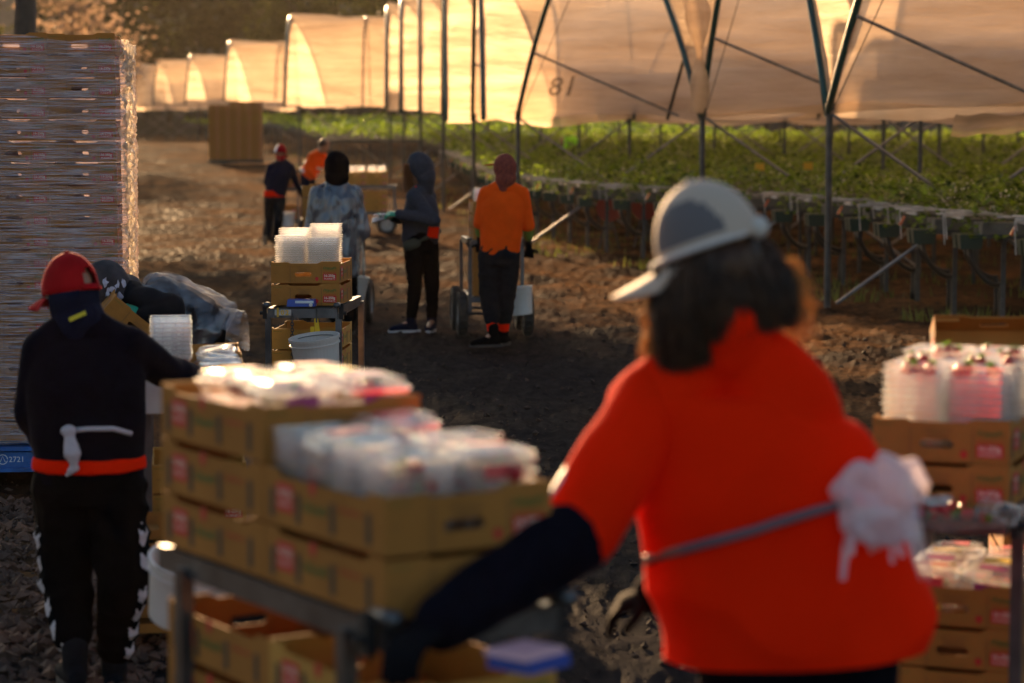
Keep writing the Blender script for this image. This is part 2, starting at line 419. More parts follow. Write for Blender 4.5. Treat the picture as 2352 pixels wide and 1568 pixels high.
o = rocks('rubble', 4200, lambda r: ((lambda y: (-0.215*y+r.random()**1.2*0.07*y, y))(7.2+r.random()*5.2)), lambda r: 0.007+0.036*r.random()**3, mat('rubble', (0.16,0.085,0.055), 0.85, spec=0.2, col2=(0.035,0.025,0.022), scale=2, bump=0.5, bscale=20), 12)
tag(o, 'reddish rubble stones along the foot of the wrapped pallet', 'rubble', kind='stuff')
# ------------------------------------------------------------------ grass under the tables
def grass():
    rnd = random.Random(5); mb = MB()
    for k in range(9000):
        y = 22+rnd.random()**1.3*70; xe = row_end_x(y); x = xe-0.6+rnd.random()**1.4*(0.23*y-xe+0.6)
        if mnoise.noise(Vector((x*0.5, y*0.5, 0))) < 0.02: continue
        z = rise(y)-0.03; a = rnd.random()*6.28; h = 0.05+rnd.random()*0.13; dx = math.cos(a)*0.012; dy = math.sin(a)*0.012
        lx = rnd.uniform(-.05,.05); ly = rnd.uniform(-.05,.05)
        mb.add([(x-dx, y-dy, z), (x+dx, y+dy, z), (x+lx, y+ly, z+h)], [(0,1,2)])
    o = mb.build('grass', mat('grass', (0.16,0.17,0.03), 0.6, col2=(0.05,0.08,0.01), scale=1.5, trans=0.4)); tag(o, 'sparse grass growing beneath the strawberry tables', 'grass', kind='stuff')
ENDX = [(20,5.2),(22,4.6),(24.5,3.95),(27.5,3.75),(30,3.2),(33,1.9),(36,0.9),(43,-0.2),(50,-0.9),(57,-1.5),(63,-2.0),(70,-2.6),(74,-3.2),(76,-6.0),(78,-6.3),(100,-9.6),(116,-12.6),(140,-17.5),(165,-25)]
def row_end_x(y):
    for (a, xa), (b, xb) in zip(ENDX, ENDX[1:]):
        if a <= y <= b: return xa+(xb-xa)*(y-a)/(b-a)
    return ENDX[0][1] if y < 20 else ENDX[-1][1]
grass()
# ------------------------------------------------------------------ polytunnels
FORK = 2.03; AX = Vector((1.0, 0.03, 0)).normalized()
def film_mat():
    m = bpy.data.materials.new('tunnel_film'); m.use_nodes = True; t = m.node_tree; n = t.nodes; L = t.links
    n.remove(n['Principled BSDF']); out = n['Material Output']
    tl = n.new('ShaderNodeBsdfTranslucent'); tr = n.new('ShaderNodeBsdfTransparent'); df = n.new('ShaderNodeBsdfDiffuse'); gl = n.new('ShaderNodeBsdfGlossy')
    gl.inputs['Roughness'].default_value = 0.3
    tc = n.new('ShaderNodeTexCoord'); mp = n.new('ShaderNodeMapping'); mp.inputs['Scale'].default_value = (0.5, 2.0, 3.2); L.new(tc.outputs['Object'], mp.inputs[0])
    ns = n.new('ShaderNodeTexNoise'); ns.inputs['Scale'].default_value = 1.3; ns.inputs['Detail'].default_value = 7; ns.inputs['Roughness'].default_value = 0.6; L.new(mp.outputs[0], ns.inputs['Vector'])
    cr = n.new('ShaderNodeValToRGB'); cr.color_ramp.elements[0].position = 0.3; cr.color_ramp.elements[1].position = 0.7
    cr.color_ramp.elements[0].color = (0.52,0.38,0.26,1); cr.color_ramp.elements[1].color = (0.88,0.72,0.54,1); L.new(ns.outputs[0], cr.inputs[0])
    L.new(cr.outputs[0], tl.inputs[0]); L.new(cr.outputs[0], df.inputs[0]); tr.inputs[0].default_value = (1.0,0.93,0.84,1)
    bp = n.new('ShaderNodeBump'); bp.inputs['Strength'].default_value = 1.0; bp.inputs['Distance'].default_value = 0.10; L.new(ns.outputs[0], bp.inputs['Height'])
    for s in (tl, df, gl): L.new(bp.outputs[0], s.inputs['Normal'])
    a = n.new('ShaderNodeMixShader'); a.inputs[0].default_value = 0.88; L.new(df.outputs[0], a.inputs[1]); L.new(tl.outputs[0], a.inputs[2])
    g = n.new('ShaderNodeMixShader'); g.inputs[0].default_value = 0.06; L.new(a.outputs[0], g.inputs[1]); L.new(gl.outputs[0], g.inputs[2])
    c = n.new('ShaderNodeMixShader'); c.inputs[0].default_value = 0.24; L.new(g.outputs[0], c.inputs[1]); L.new(tr.outputs[0], c.inputs[2])
    L.new(c.outputs[0], out.inputs[0]); return m
FILM = film_mat()
m_brace = mat('brace_steel', (0.20,0.20,0.21), 0.5, metal=0.5, var=0.3, scale=6)
RISE = 2.75
def px2X(px, d): return (px-1176)/F*d
# (photo x of the far row's first post, its distance, the near row's first post x and distance)
ROWS = [(2640,19.0),(1902,25.0),(1612,31.0),(1190,37.0),(1088,43.5),(1019,50.0),(967,56.5),(929,63.0),(898,69.5)]
TUN = []
for k in range(len(ROWS)-1):
    (pa, da), (pb, db) = ROWS[k], ROWS[k+1]; TUN.append((px2X(pb, db), db, px2X(pa, da), da))
for px, d in ((690,78.0),(549,116.0),(459,138.0),(386,146.5),(340,155.0),(307,163.5)):
    TUN.append((px2X(px, d), d, px2X(px, d)+0.35, d-6.3))
def arch(T, s, u, wr=True):
    """point on tunnel T: s metres along the row from its open end, u = 0 far spring .. 1 near spring"""
    xf, yf, xn, yn = T
    if yf > 37.5: xn = xf+0.35*(xn-xf)
    x0 = xf+(xn-xf)*u; y0 = yf+(yn-yf)*u
    z = FORK+RISE*(1-abs(2*u-1)**2.0)
    q = (s/2.3) % 1.0
    sag = 0.10*math.sin(math.pi*q)*(0.3+0.7*(1-abs(2*u-1)))
    nz = mnoise.noise(Vector((s*0.6+xf*3, u*5, 1.3)))*0.14+mnoise.noise(Vector((s*0.45+xf*3, u*20+s*1.1, 4.3)))*0.06+(1-abs(mnoise.noise(Vector((s*0.8+xf, u*30+s*2.2, 8.3)))))*0.03 if wr else 0
    yb = rise(yf)*(1-u)+rise(yn)*u
    p = Vector((x0, y0, z+yb))+AX*s
    nn = Vector((0, (1 if u < 0.5 else -1)*min(1, 2*abs(2*u-1)), 1)).normalized()
    return p+nn*(nz-sag)
for ti, T in enumerate(TUN):
    xf, yf, xn, yn = T; d = yf
    big = ti < 9
    ft = ['first','second','third','fourth','fifth','sixth','seventh','eighth','ninth','tenth','eleventh','twelfth','thirteenth','fourteenth'][ti]
    root = empty('polytunnel', (xf, yf, rise(yf)))
    lab = {0:'nearest milky plastic polytunnel at the right edge, its film cut off by the frame', 1:'polytunnel with a teal green hoop leg at the far right, second nearest the camera', 2:'polytunnel whose film carries the mirrored number 18', 8:'wide sunlit polytunnel behind the stooping hi-vis worker, left of the tightly spaced hoops'}
    tag(root, lab.get(ti, '%s polytunnel counted from the right, milky film glowing in low sun' % ft), 'polytunnel', 'polytunnels along the yard')
    o3 = Vector(root.location)
    length = min(60, max(9, 0.235*yf-xf+3)) if big else (9.0 if ti == 8 else 8.0+0.02*yf)
    if ti == 8: length = 6.0
    # film cover
    ds = 0.22 if d < 45 else 0.4; ns_ = int(length/ds); nu = 44 if d < 45 else 28
    mb = MB(); vs = []; 
    us = [-0.035]+[j/nu for j in range(nu+1)]+[1.035]
    for a in range(ns_+1):
        s = a*ds
        for u in us:
            if u < 0: p = arch(T, s, 0.0)+Vector((0, 0.03, -0.06-0.05*math.sin(s*1.9+ti)-0.05*mnoise.noise(Vector((s, ti, 0)))))
            elif u > 1: p = arch(T, s, 1.0)+Vector((0, -0.03, -0.04-0.04*math.sin(s*1.7+ti*2)))
            else: p = arch(T, s, u)
            vs.append(p-o3)
    m_ = len(us); fs = []
    for a in range(ns_):
        for b in range(m_-1): k = a*m_+b; fs.append((k, k+1, k+1+m_, k+m_))
    mb.add(vs, fs); fo_ = mb.build('film_cover', FILM, root, smooth=True)
    # hoops
    nh = 0; s = 0.0; hr = 0.032 if d < 60 else 0.04
    while s < length and nh < (8 if big else 4):
        mb = MB(); sc = s if nh else 0.0
        pts = [arch(T, sc, j/24, False)-o3+Vector((0,0,-0.05))-AX*0.02 for j in range(25)]
        mb.tube(pts, hr*(1.25 if nh == 0 else 0.8), 8, caps=True); mb.build('hoop', M['green_pipe'] if nh == 0 else M['steel_dark'], root, smooth=True)
        s += 2.3; nh += 1
    # posts and cross braces of the far row
    bayn = 2.8; np_ = int(min(length, 24)/bayn)+1
    zb = rise(yf)
    for k in range(np_):
        b0 = Vector((xf, yf, zb))+AX*(k*bayn)-o3
        mb = MB(); mb.tube([b0+Vector((0,0,-0.2)), b0+Vector((0,0,FORK+0.02))], 0.030 if k else 0.036, 8)
        mb.box(b0+Vector((0,0,FORK)), (0.09,0.10,0.14)); mb.build('post', M['steel_dark'], root, smooth=False)
    if ti >= 1 or True:
        for k in range(min(np_-1, 3 if big else 1)):
            if k == 1: continue
            b0 = Vector((0,0,0))+AX*(k*bayn); b1 = b0+AX*bayn
            mb = MB(); mb.tube([b0+Vector((0.03,-0.05,FORK-0.05)), b1+Vector((0,-0.05,0.05))], 0.020, 6); mb.build('brace', m_brace, root)
            mb = MB(); mb.tube([b0+Vector((0.1,0.05,0.03)), b1+Vector((0,0.05,FORK-0.05))], 0.020, 6); mb.build('brace', m_brace, root)
        p0 = arch(T, 0.0, 0.10, False)-o3; mb = MB()
        e = AX*2.45+Vector((0,-0.04,FORK))
        mb.tube([p0+Vector((0,-0.08,-0.06)), e], 0.020, 6); mb.build('brace', m_brace, root)
    # a thin gather cord
    if d < 40:
        mb = MB(); a = arch(T, 0.3, 0.30, False)-o3; b = AX*0.05+Vector((0,-0.04,FORK+0.05)); mb.tube([a, b], 0.006, 5); mb.build('cord', M['steel_dark'], root)
    if ti == 2:   # the film's printed number, seen from behind
        mb = MB(); vs2, fs2, r2 = text_geo('18', 0, 0.015)
        wd = 0.35
        def onf(x, y):
            s_ = px2X(1274, 36.7)-xf+ (-x)*wd; u_ = 0.040+ y*wd*1.05/10.5
            return arch(T, s_, u_)-o3+Vector((0,-0.02,0))
        mb.add([onf(x, y) for x, y in vs2], fs2)
        mb.build('printed_number', clear('number_ink', (0.07,0.045,0.03), 0.62, gloss=0.0, transl=0.2), root)
def tun(i): return [o for o in COL.objects if o.name.startswith('polytunnel')][i]
rt_ = tun(1); mb = MB(); vs = []; nA, nB = 30, 14
for j in range(nA+1):
    t = j/nA; c = P(1588+14*math.sin(t*3.0)+10*t, -30+290*t, 30.6)-rt_.location; rr = 0.035+0.13*abs(math.sin(t*math.pi*1.6+0.5))**1.5*(1-0.5*t)
    for k in range(nB): a = 2*math.pi*k/nB; vs.append(c+Vector((math.cos(a)*rr*(1+0.3*math.sin(3*a+t*9)), math.sin(a)*rr*0.5, 0)))
mb.add(vs, [(j*nB+k, j*nB+(k+1) % nB, (j+1)*nB+(k+1) % nB, (j+1)*nB+k) for j in range(nA) for k in range(nB)]); mb.build('gathered_film', FILM, rt_, smooth=True)
rt_ = tun(0); mb = MB(); vs = []
for j in range(13):
    for k in range(30):
        t = j/12.0; u = k/29.0; vs.append(P(2195+260*u-12*t*(1-u), 262+t*(50-26*u**2)+3*math.sin(u*17), 24.75-0.12*math.sin(t*2.5)+0.05*math.sin(u*11+t*2))-rt_.location)
mb.add(vs, [(j*30+k, j*30+k+1, (j+1)*30+k+1, (j+1)*30+k) for j in range(12) for k in range(29)]); mb.build('film_flap', FILM, rt_, smooth=True)
# ------------------------------------------------------------------ strawberry tables
m_gut = mat('white_gutter', (0.15,0.145,0.13), 0.7, var=0.4, scale=3)
m_fun = mat('green_funnel', (0.012,0.045,0.036), 0.35)
m_hose = mat('black_hose', (0.012,0.012,0.013), 0.35)
ydist = [22.0,23.35,24.4,25.9,27.4,28.8,30.0,31.6,33.0,34.5,35.9,37.3,38.8,40.3]
y = 41.9
while y < 74: ydist.append(y); y += 1.55+0.01*(y-40)
y = 77.5
while y < 150: ydist.append(y); y += 3.0
leafV = []; leafF = []
rl = random.Random(21)
def leaf(c, s):
    a = rl.random()*6.28; tilt = rl.uniform(-0.9, 0.9); R = Matrix.Rotation(a, 3, 'Z') @ Matrix.Rotation(tilt, 3, 'X')
    n = len(leafV)
    for p in ((0,-0.5,0),(0.42,0.0,0.12),(0,0.55,-0.05),(-0.42,0.0,0.12)): leafV.append(tuple(c+R @ (Vector(p)*s)))
    leafF.append((n, n+1, n+2)); leafF.append((n, n+2, n+3))
HT = 0.92
for ri, yd in enumerate(ydist):
    xe = row_end_x(yd)+0.25; z0 = rise(yd); L_ = min(46, 0.222*yd-xe+2.0)
    if yd > 76: L_ = min(L_, 14)
    if L_ < 0.8: L_ = 1.2
    root = empty('strawberry_table', (xe, yd, z0))
    tag(root, 'raised strawberry table, %s row counted back from the right foreground' % ordn(ri+1), 'growing table', 'tabletop strawberry rows')
    det = yd < 60
    def at(s, dy=0, z=0): return AX*s+Vector((0, dy, z))
    mb = MB()
    for sy in (-0.13, 0.13):
        a = at(0.0, sy, HT); b = at(L_, sy, HT); mb.add([a+Vector((0,-0.09,-0.09)), a+Vector((0,0.09,-0.09)), a+Vector((0,0.11,0.02)), a+Vector((0,-0.11,0.02)), b+Vector((0,-0.09,-0.09)), b+Vector((0,0.09,-0.09)), b+Vector((0,0.11,0.02)), b+Vector((0,-0.11,0.02))], [(0,3,2,1),(4,5,6,7),(0,1,5,4),(1,2,6,5),(2,3,7,6),(3,0,4,7)])
    mb.build('gutter', m_gut, root)
    mb = MB(); mb.box(at(L_/2, -0.22, HT-0.11), (L_+0.1, 0.04, 0.045)); mb.box(at(L_/2, 0.22, HT-0.11), (L_+0.1, 0.04, 0.045)); mb.build('rail', M['steel'], root)
    s = 0.22; k = 0
    while s < L_ and k < (9 if det else 3):
        mb = MB(); mb.box(at(s, -0.16, (HT-0.13)/2-0.05), (0.045, 0.03, HT-0.03)); mb.box(at(s, 0, HT-0.15), (0.04, 0.46, 0.035)); mb.build('leg', M['steel_dark'], root); s += 1.55; k += 1
    if det:
        for sy in (-0.13, 0.13):
            mb = MB(); mb.box(at(-0.10, sy, HT-0.16), (0.20, 0.155, 0.14), taper=1.15); mb.build('funnel', m_fun, root)
            dr = 0.10+0.08*rl.random(); mb = MB()
            pts = []
            for j in range(13):
                t = j/12.0
                if t < 0.6:
                    q = t/0.6*math.pi; pts.append(at(-0.10+0.30*(1-math.cos(q))/2, sy*0.8, HT-0.22-(0.20+dr)*math.sin(q*0.62)))
                else: pts.append(at(0.21+0.01*rl.random(), sy*0.8, (HT-0.22-(0.20+dr)*math.sin(math.pi*0.62))*(1-(t-0.6)/0.4)+0.01))
            mb.tube(pts, 0.026, 7); mb.build('drain_hose', m_hose, root, smooth=True)
        # drip lines sticking out at the end
        mb = MB()
        for j in range(4):
            yy = rl.uniform(-0.2, 0.2); a = at(-0.28-0.15*rl.random(), yy*1.4, HT+0.08+0.06*rl.random()); b = at(0.45, yy, HT+0.05)
            mb.tube([a, (a+b)/2+Vector((0,0,0.03)), b], 0.011, 5)
            if j % 2: mb.tube([a, a+Vector((0.02,0,-0.08-0.22*rl.random()))], 0.006, 4)
        mb.box(at(-0.2, 0, HT+0.075), (0.03, 0.5, 0.03)); mb.build('drip_line', mat('drip_pipe', (0.5,0.46,0.42), 0.5, var=0.3, scale=9), root)
        if ri % 2 == 0:
            mb = MB(); mb.box(at(-0.3, -0.05, HT+0.0), (0.025,0.025,0.10), R=Matrix.Rotation(0.5, 3, 'Y')); mb.build('drip_plug', mat('orange_plug', (0.6,0.12,0.04), 0.4), root)
    # leaves of this row (all go in one mass)
    dens = 300 if yd < 32 else (220 if yd < 50 else (70 if yd < 76 else 40)); sz = 0.085 if yd < 26 else 0.072 if yd < 32 else (0.075 if yd < 50 else (0.11 if yd < 76 else 0.16))
    for k in range(int(dens*L_)):
        s = -0.12+rl.random()*(L_+0.12)
        hump = 0.16+0.12*mnoise.noise(Vector((s*2.2, yd*3, 0)))+0.07*mnoise.noise(Vector((s*6, yd*3, 3)))
        v = rl.uniform(-1, 1); zz = HT+0.03+max(0.05, hump*1.9)*(1-v*v*0.55)-0.22*abs(v)*rl.random()*(rl.random()**0.5)
        leaf(Vector((xe, yd, z0))+at(s, v*0.46, zz), sz*1.15*rl.uniform(0.7, 1.3))
for yd in ydist[:26]:
    xe = row_end_x(yd)+0.25
    for k in range(110):
        v = rl.uniform(-1,1); leaf(Vector((xe, yd, rise(yd)))+AX*(-0.16+rl.random()*0.5)+Vector((0, v*0.38, HT-0.12+0.34*rl.random()**1.3*(1-0.4*abs(v)))), 0.07*rl.uniform(.7,1.3))
lm = bpy.data.meshes.new('strawberry_foliage'); lm.from_pydata(leafV, [], leafF)
m_leaf = mat('strawberry_leaf', (0.27,0.40,0.03), 0.28, col2=(0.012,0.035,0.005), scale=11, trans=0.5)
lm.materials.append(m_leaf); lo = bpy.data.objects.new('strawberry_foliage', lm); COL.objects.link(lo)
tag(lo, 'strawberry plants filling the raised tables under the polytunnels', 'strawberry plants', kind='stuff')
# white flowers, and sunlit leaf rims painted as the same pale discs
mb = MB()
for k in range(3000):
    ri = int(rl.random()**1.3*26); yd = ydist[min(ri, len(ydist)-1)]; xe = row_end_x(yd)+0.3; s = rl.random()*max(1, 0.22*yd-xe)
    c = Vector((xe, yd, rise(yd)+HT+0.06+rl.random()*0.28))+AX*s+Vector((0, rl.uniform(-0.34, 0.34), 0)); r = 0.008+0.008*rl.random()
    mb.disc(c, (rl.uniform(-1,1), rl.uniform(-1,1), 0.8), r, 5)
o = mb.build('blossom_and_glint', mat('petal_and_glint', (0.75,0.74,0.66), 0.5, trans=0.4)); tag(o, 'tiny white blossoms and painted sun glints dotted among the strawberry leaves', 'blossom', kind='stuff')
# dry litter hanging below
# yellow sticky cards on sticks
for i_, (px, py, d) in enumerate(((1745,383,33.2),(1856,381,33.2))):
    p = P(px, py, d); root = empty('sticky_trap', (p.x, p.y, rise(d)+HT)); tag(root, ['left', 'right'][i_]+' of the two small yellow sticky trap cards among the strawberry plants', 'trap card', 'yellow trap cards')
    mb = MB(); mb.box((0,0,p.z-HT), (0.13,0.006,0.10)); mb.build('card', mat('yellow_card', (0.8,0.42,0.02), 0.5), root)
    mb = MB(); mb.tube([(0,0.006,0),(0,0.006,p.z-HT-0.04)], 0.004, 5); mb.build('stick', M['steel_dark'], root)
# dark red hose reels under the table
for i_, (px, py, d) in enumerate(((1400,478,36.6),(1480,474,36.6))):
    p = P(px, py, d); root = empty('hose_reel', (p.x, p.y, 0)); tag(root, ['left', 'right'][i_]+' of the two dark red hose reels in the shade under a strawberry table', 'hose reel', 'hose reels under the table')
    mb = MB(); mb.lathe([(0.02,-0.06),(0.20,-0.06),(0.20,-0.045),(0.10,-0.04),(0.10,0.04),(0.20,0.045),(0.20,0.06),(0.02,0.06)], (0,0,p.z), (0,1,0), 20); mb.build('drum', mat('reel_red', (0.22,0.02,0.015), 0.5), root)
    mb = MB(); mb.lathe([(0.10,-0.035),(0.16,-0.03),(0.17,0),(0.16,0.03),(0.10,0.035)], (0,0,p.z), (0,1,0), 20); mb.build('hose', m_hose, root)
    mb = MB()
    for sx in (-0.16,0.16): mb.tube([(sx,0.08,0),(0,0.08,p.z)], 0.015, 6)
    mb.build('stand', M['steel_dark'], root)
# ------------------------------------------------------------------ trees and hill
def tree(name, x, y, h, cr, seed, mf, trunk_r=0.25, trunk_h=0.45, n=2200, ls=0.42, label='', zbase=None, group='trees of the forest edge', limbs=6, squash=0.8, off=0.0, zmin=None):
    rnd = random.Random(seed); z0 = (rise(y) if zbase is None else zbase)
    root = empty(name, (x, y, z0)); tag(root, label, 'tree', group)
    mb = MB(); top = Vector((rnd.uniform(-.5,.5), rnd.uniform(-.5,.5), h*0.85))
    pts = [Vector((0,0,-0.3)), Vector((0.1*rnd.uniform(-1,1),0,h*0.25)), Vector((top.x*0.5, top.y*0.5, h*0.55)), top]
    mb.tube(pts, [trunk_r*1.15, trunk_r*0.85, trunk_r*0.5, trunk_r*0.1], 9)
    cl = []
    for k in range(limbs):
        a = rnd.random()*6.28; zs = h*rnd.uniform(trunk_h*0.8, 0.8); e = Vector((math.cos(a)*cr*rnd.uniform(.5,.95), math.sin(a)*cr*rnd.uniform(.5,.95), zs+h*rnd.uniform(0.02,0.22)))
        mb.tube([Vector((0,0,zs)), (Vector((0,0,zs))+e)/2+Vector((0,0,0.3)), e], [trunk_r*0.35, trunk_r*0.2, trunk_r*0.06], 6); cl.append(e)
    if off: mb.tube([Vector((0,0,h*0.5)), Vector((off*0.5,0,h*0.7)), Vector((off,0,h*0.85))], [trunk_r*0.6, trunk_r*0.4, trunk_r*0.15], 7)
    mb.build('trunk', mat('bark', (0.10,0.075,0.055), 0.9, col2=(0.035,0.028,0.022), scale=3, bump=0.8, bscale=8), root, smooth=True)
    for k in range(14):
        a = rnd.random()*6.28; rr = cr*rnd.random()**0.5*0.85; zz = h*(trunk_h+ (1-trunk_h)*rnd.random()); 
        k2 = 1-0.5*abs((zz/h-trunk_h)/(1-trunk_h)-0.35)
        cl.append(Vector((math.cos(a)*rr*k2, math.sin(a)*rr*k2, zz)))
    V = []; Fc = []
    for k in range(n):
        c = rnd.choice(cl); sg = cr*0.26
        p = c+Vector((off,0,0))+Vector((rnd.gauss(0,sg), rnd.gauss(0,sg), rnd.gauss(0,sg*squash*0.8))); s = ls*rnd.uniform(.6,1.3)
        if zmin is not None and not zmin[0] < p.z < zmin[1]: continue
        d1 = Vector((rnd.gauss(0,1), rnd.gauss(0,1), rnd.gauss(0,1))).normalized(); x1, y1 = frame(d1); i0 = len(V)
        V += [tuple(p-x1*s*0.5), tuple(p+y1*s*0.3), tuple(p+x1*s*0.5), tuple(p-y1*s*0.3)]; Fc.append((i0, i0+1, i0+2, i0+3))
    me = bpy.data.meshes.new('crown'); me.from_pydata(V, [], Fc); me.materials.append(mf)
    c = bpy.data.objects.new('crown', me); COL.objects.link(c); c.parent = root
    return root
mf1 = mat('olive_leaves', (0.065,0.068,0.010), 0.7, col2=(0.018,0.024,0.006), scale=0.35, spec=0.1, trans=0.3)
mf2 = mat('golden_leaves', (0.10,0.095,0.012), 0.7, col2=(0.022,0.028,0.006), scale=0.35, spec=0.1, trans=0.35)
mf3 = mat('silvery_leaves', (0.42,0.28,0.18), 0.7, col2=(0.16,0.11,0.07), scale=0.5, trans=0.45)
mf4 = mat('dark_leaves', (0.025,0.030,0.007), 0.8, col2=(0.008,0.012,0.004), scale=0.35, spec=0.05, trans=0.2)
hill = MB(); nx, ny = 60, 14; vv = []
for j in range(ny):
    for k in range(nx):
        x = -230+k*9; y = 250+j*14; vv.append((x, y, 0.9+ (j/(ny-1))**0.9*58*(0.8+0.3*mnoise.noise(Vector((x*0.01, y*0.01, 0))))))
hill.add(vv, [(j*nx+k, j*nx+k+1, (j+1)*nx+k+1, (j+1)*nx+k) for j in range(ny-1) for k in range(nx-1)])
ho = hill.build('hill', mat('hill_scrub', (0.022,0.020,0.007), 0.9, col2=(0.008,0.009,0.004), scale=0.08, bump=1.0, bscale=0.5), smooth=True); tag(ho, kind='structure')
rt = random.Random(77)
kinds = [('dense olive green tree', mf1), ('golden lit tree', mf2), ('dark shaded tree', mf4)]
tc_ = 0
for k in range(46):
    y = rt.uniform(196, 268); x = -62+ (k+rt.random())*(100/46.0); kd = rt.choice([0,0,1,2,2]); h = rt.uniform(15, 23)
    tc_ += 1
    tree('forest_tree', x, y, h, rt.uniform(3.6, 5.6), 100+k, kinds[kd][1], 0.3, 0.16, 1500, 0.75, label='%s of the forest edge, %s counted from the left' % (kinds[kd][0], ordn(tc_)), limbs=5)

# trees standing by the yard on the left: the near trunk shows behind the pallet, the others shade the track from outside the frame
tree('yard_tree', -6.0, 30.2, 11, 2.2, 501, mf4, 0.17, 0.62, 2600, 0.22, label='tall dark trunk rising behind the wrapped pallet stack', group=None, limbs=4, off=-1.5, zmin=(8.3, 12))
tree('blossom_tree', -15.2, 84, 6.3, 2.2, 502, mf3, 0.12, 0.30, 3000, 0.20, label='pale silvery pink tree glowing left of the dark trunk', group=None, limbs=8)
# ------------------------------------------------------------------ cartons
CW, CL, CH = 0.355, 0.485, 0.114
def rrect(cx, cy, w_, h_, r=None, n=4):
    r = min(w_, h_)/2 if r is None else r; pts = []
    for (sx, sy, a0) in ((1,1,0),(-1,1,90),(-1,-1,180),(1,-1,270)):
        for k in range(n+1):
            a = math.radians(a0+90*k/n); pts.append((cx+sx*(w_/2-r)+r*math.cos(a), cy+sy*(h_/2-r)+r*math.sin(a)))
    return pts
def carton_body(gold=False):
    mb = MB(); T = 0.004
    w2 = CW/2; l2 = CL/2
    end = [(-w2,0),(w2,0),(w2,0.113),(0.085,0.113),(0.078,0.108),(0.072,0.108),(0.066,0.102),(-0.079,0.102),(-0.088,0.108),(-w2,0.106)]
    hole = list(reversed(rrect(-0.01, 0.046, 0.088, 0.022)))
    mb.wall(end, [hole], T, (0,-l2,0), (1,0,0), (0,0,1), (0,-1,0), 0)
    mb.wall(end, [hole], T, (0,l2,0), (-1,0,0), (0,0,1), (0,1,0), 0)
    side = [(-l2+T,0.0),(l2-T,0.0),(l2-T,0.110),(l2-0.06,0.110),(l2-0.07,0.098),(-l2+0.07,0.098),(-l2+0.06,0.110),(-l2+T,0.110)]
    hs = [[(x-0.009,0.020),(x+0.009,0.020),(x+0.009,0.074),(x-0.009,0.074)] for x in (-0.185,-0.085,0.055,0.165)]
    mb.wall(side, [], T, (w2,0,0), (0,1,0), (0,0,1), (1,0,0), 0)
    mb.wall(side, [], T, (-w2,0,0), (0,-1,0), (0,0,1), (-1,0,0), 0)
    for y_ in (-1, 1):   # the folded-in corner flaps
        for x_ in (-1, 1): mb.box((x_*(w2-0.040), y_*(l2-0.012), 0.103), (0.07, 0.010, 0.006))
    mb.box((0,0,0.004), (CW-0.01, CL-0.01, 0.004))
    mb.m = [5]*len(mb.m); carton_print(mb)
    return mb.mesh('carton', [M['red_print'], M['green_print'], M['white_print'], M['brown_print'], mat('slot_shadow_board', (0.06,0.04,0.022), 0.8), M['kraft_gold_lit'] if gold else M['kraft']])
def strawberry_icon(mb, O, U, V, s, r=0, g=1):
    O = Vector(O); U = Vector(U); V = Vector(V); pts = []
    for k in range(14):
        a = 2*math.pi*k/14; rr = 1-0.28*max(0, -math.sin(a))*abs(math.cos(a)); pts.append(O+U*math.cos(a)*s*rr*0.85+V*math.sin(a)*s*(1.15 if math.sin(a) < 0 else 0.85))
    mb.add(pts, [tuple(range(14))], r)
    for k in (-1, 0, 1): mb.add([O+V*s*0.7+U*s*(k*0.4-0.15), O+V*s*0.7+U*s*(k*0.4+0.15), O+V*s*1.1+U*s*k*0.6], [(0,1,2)], g)
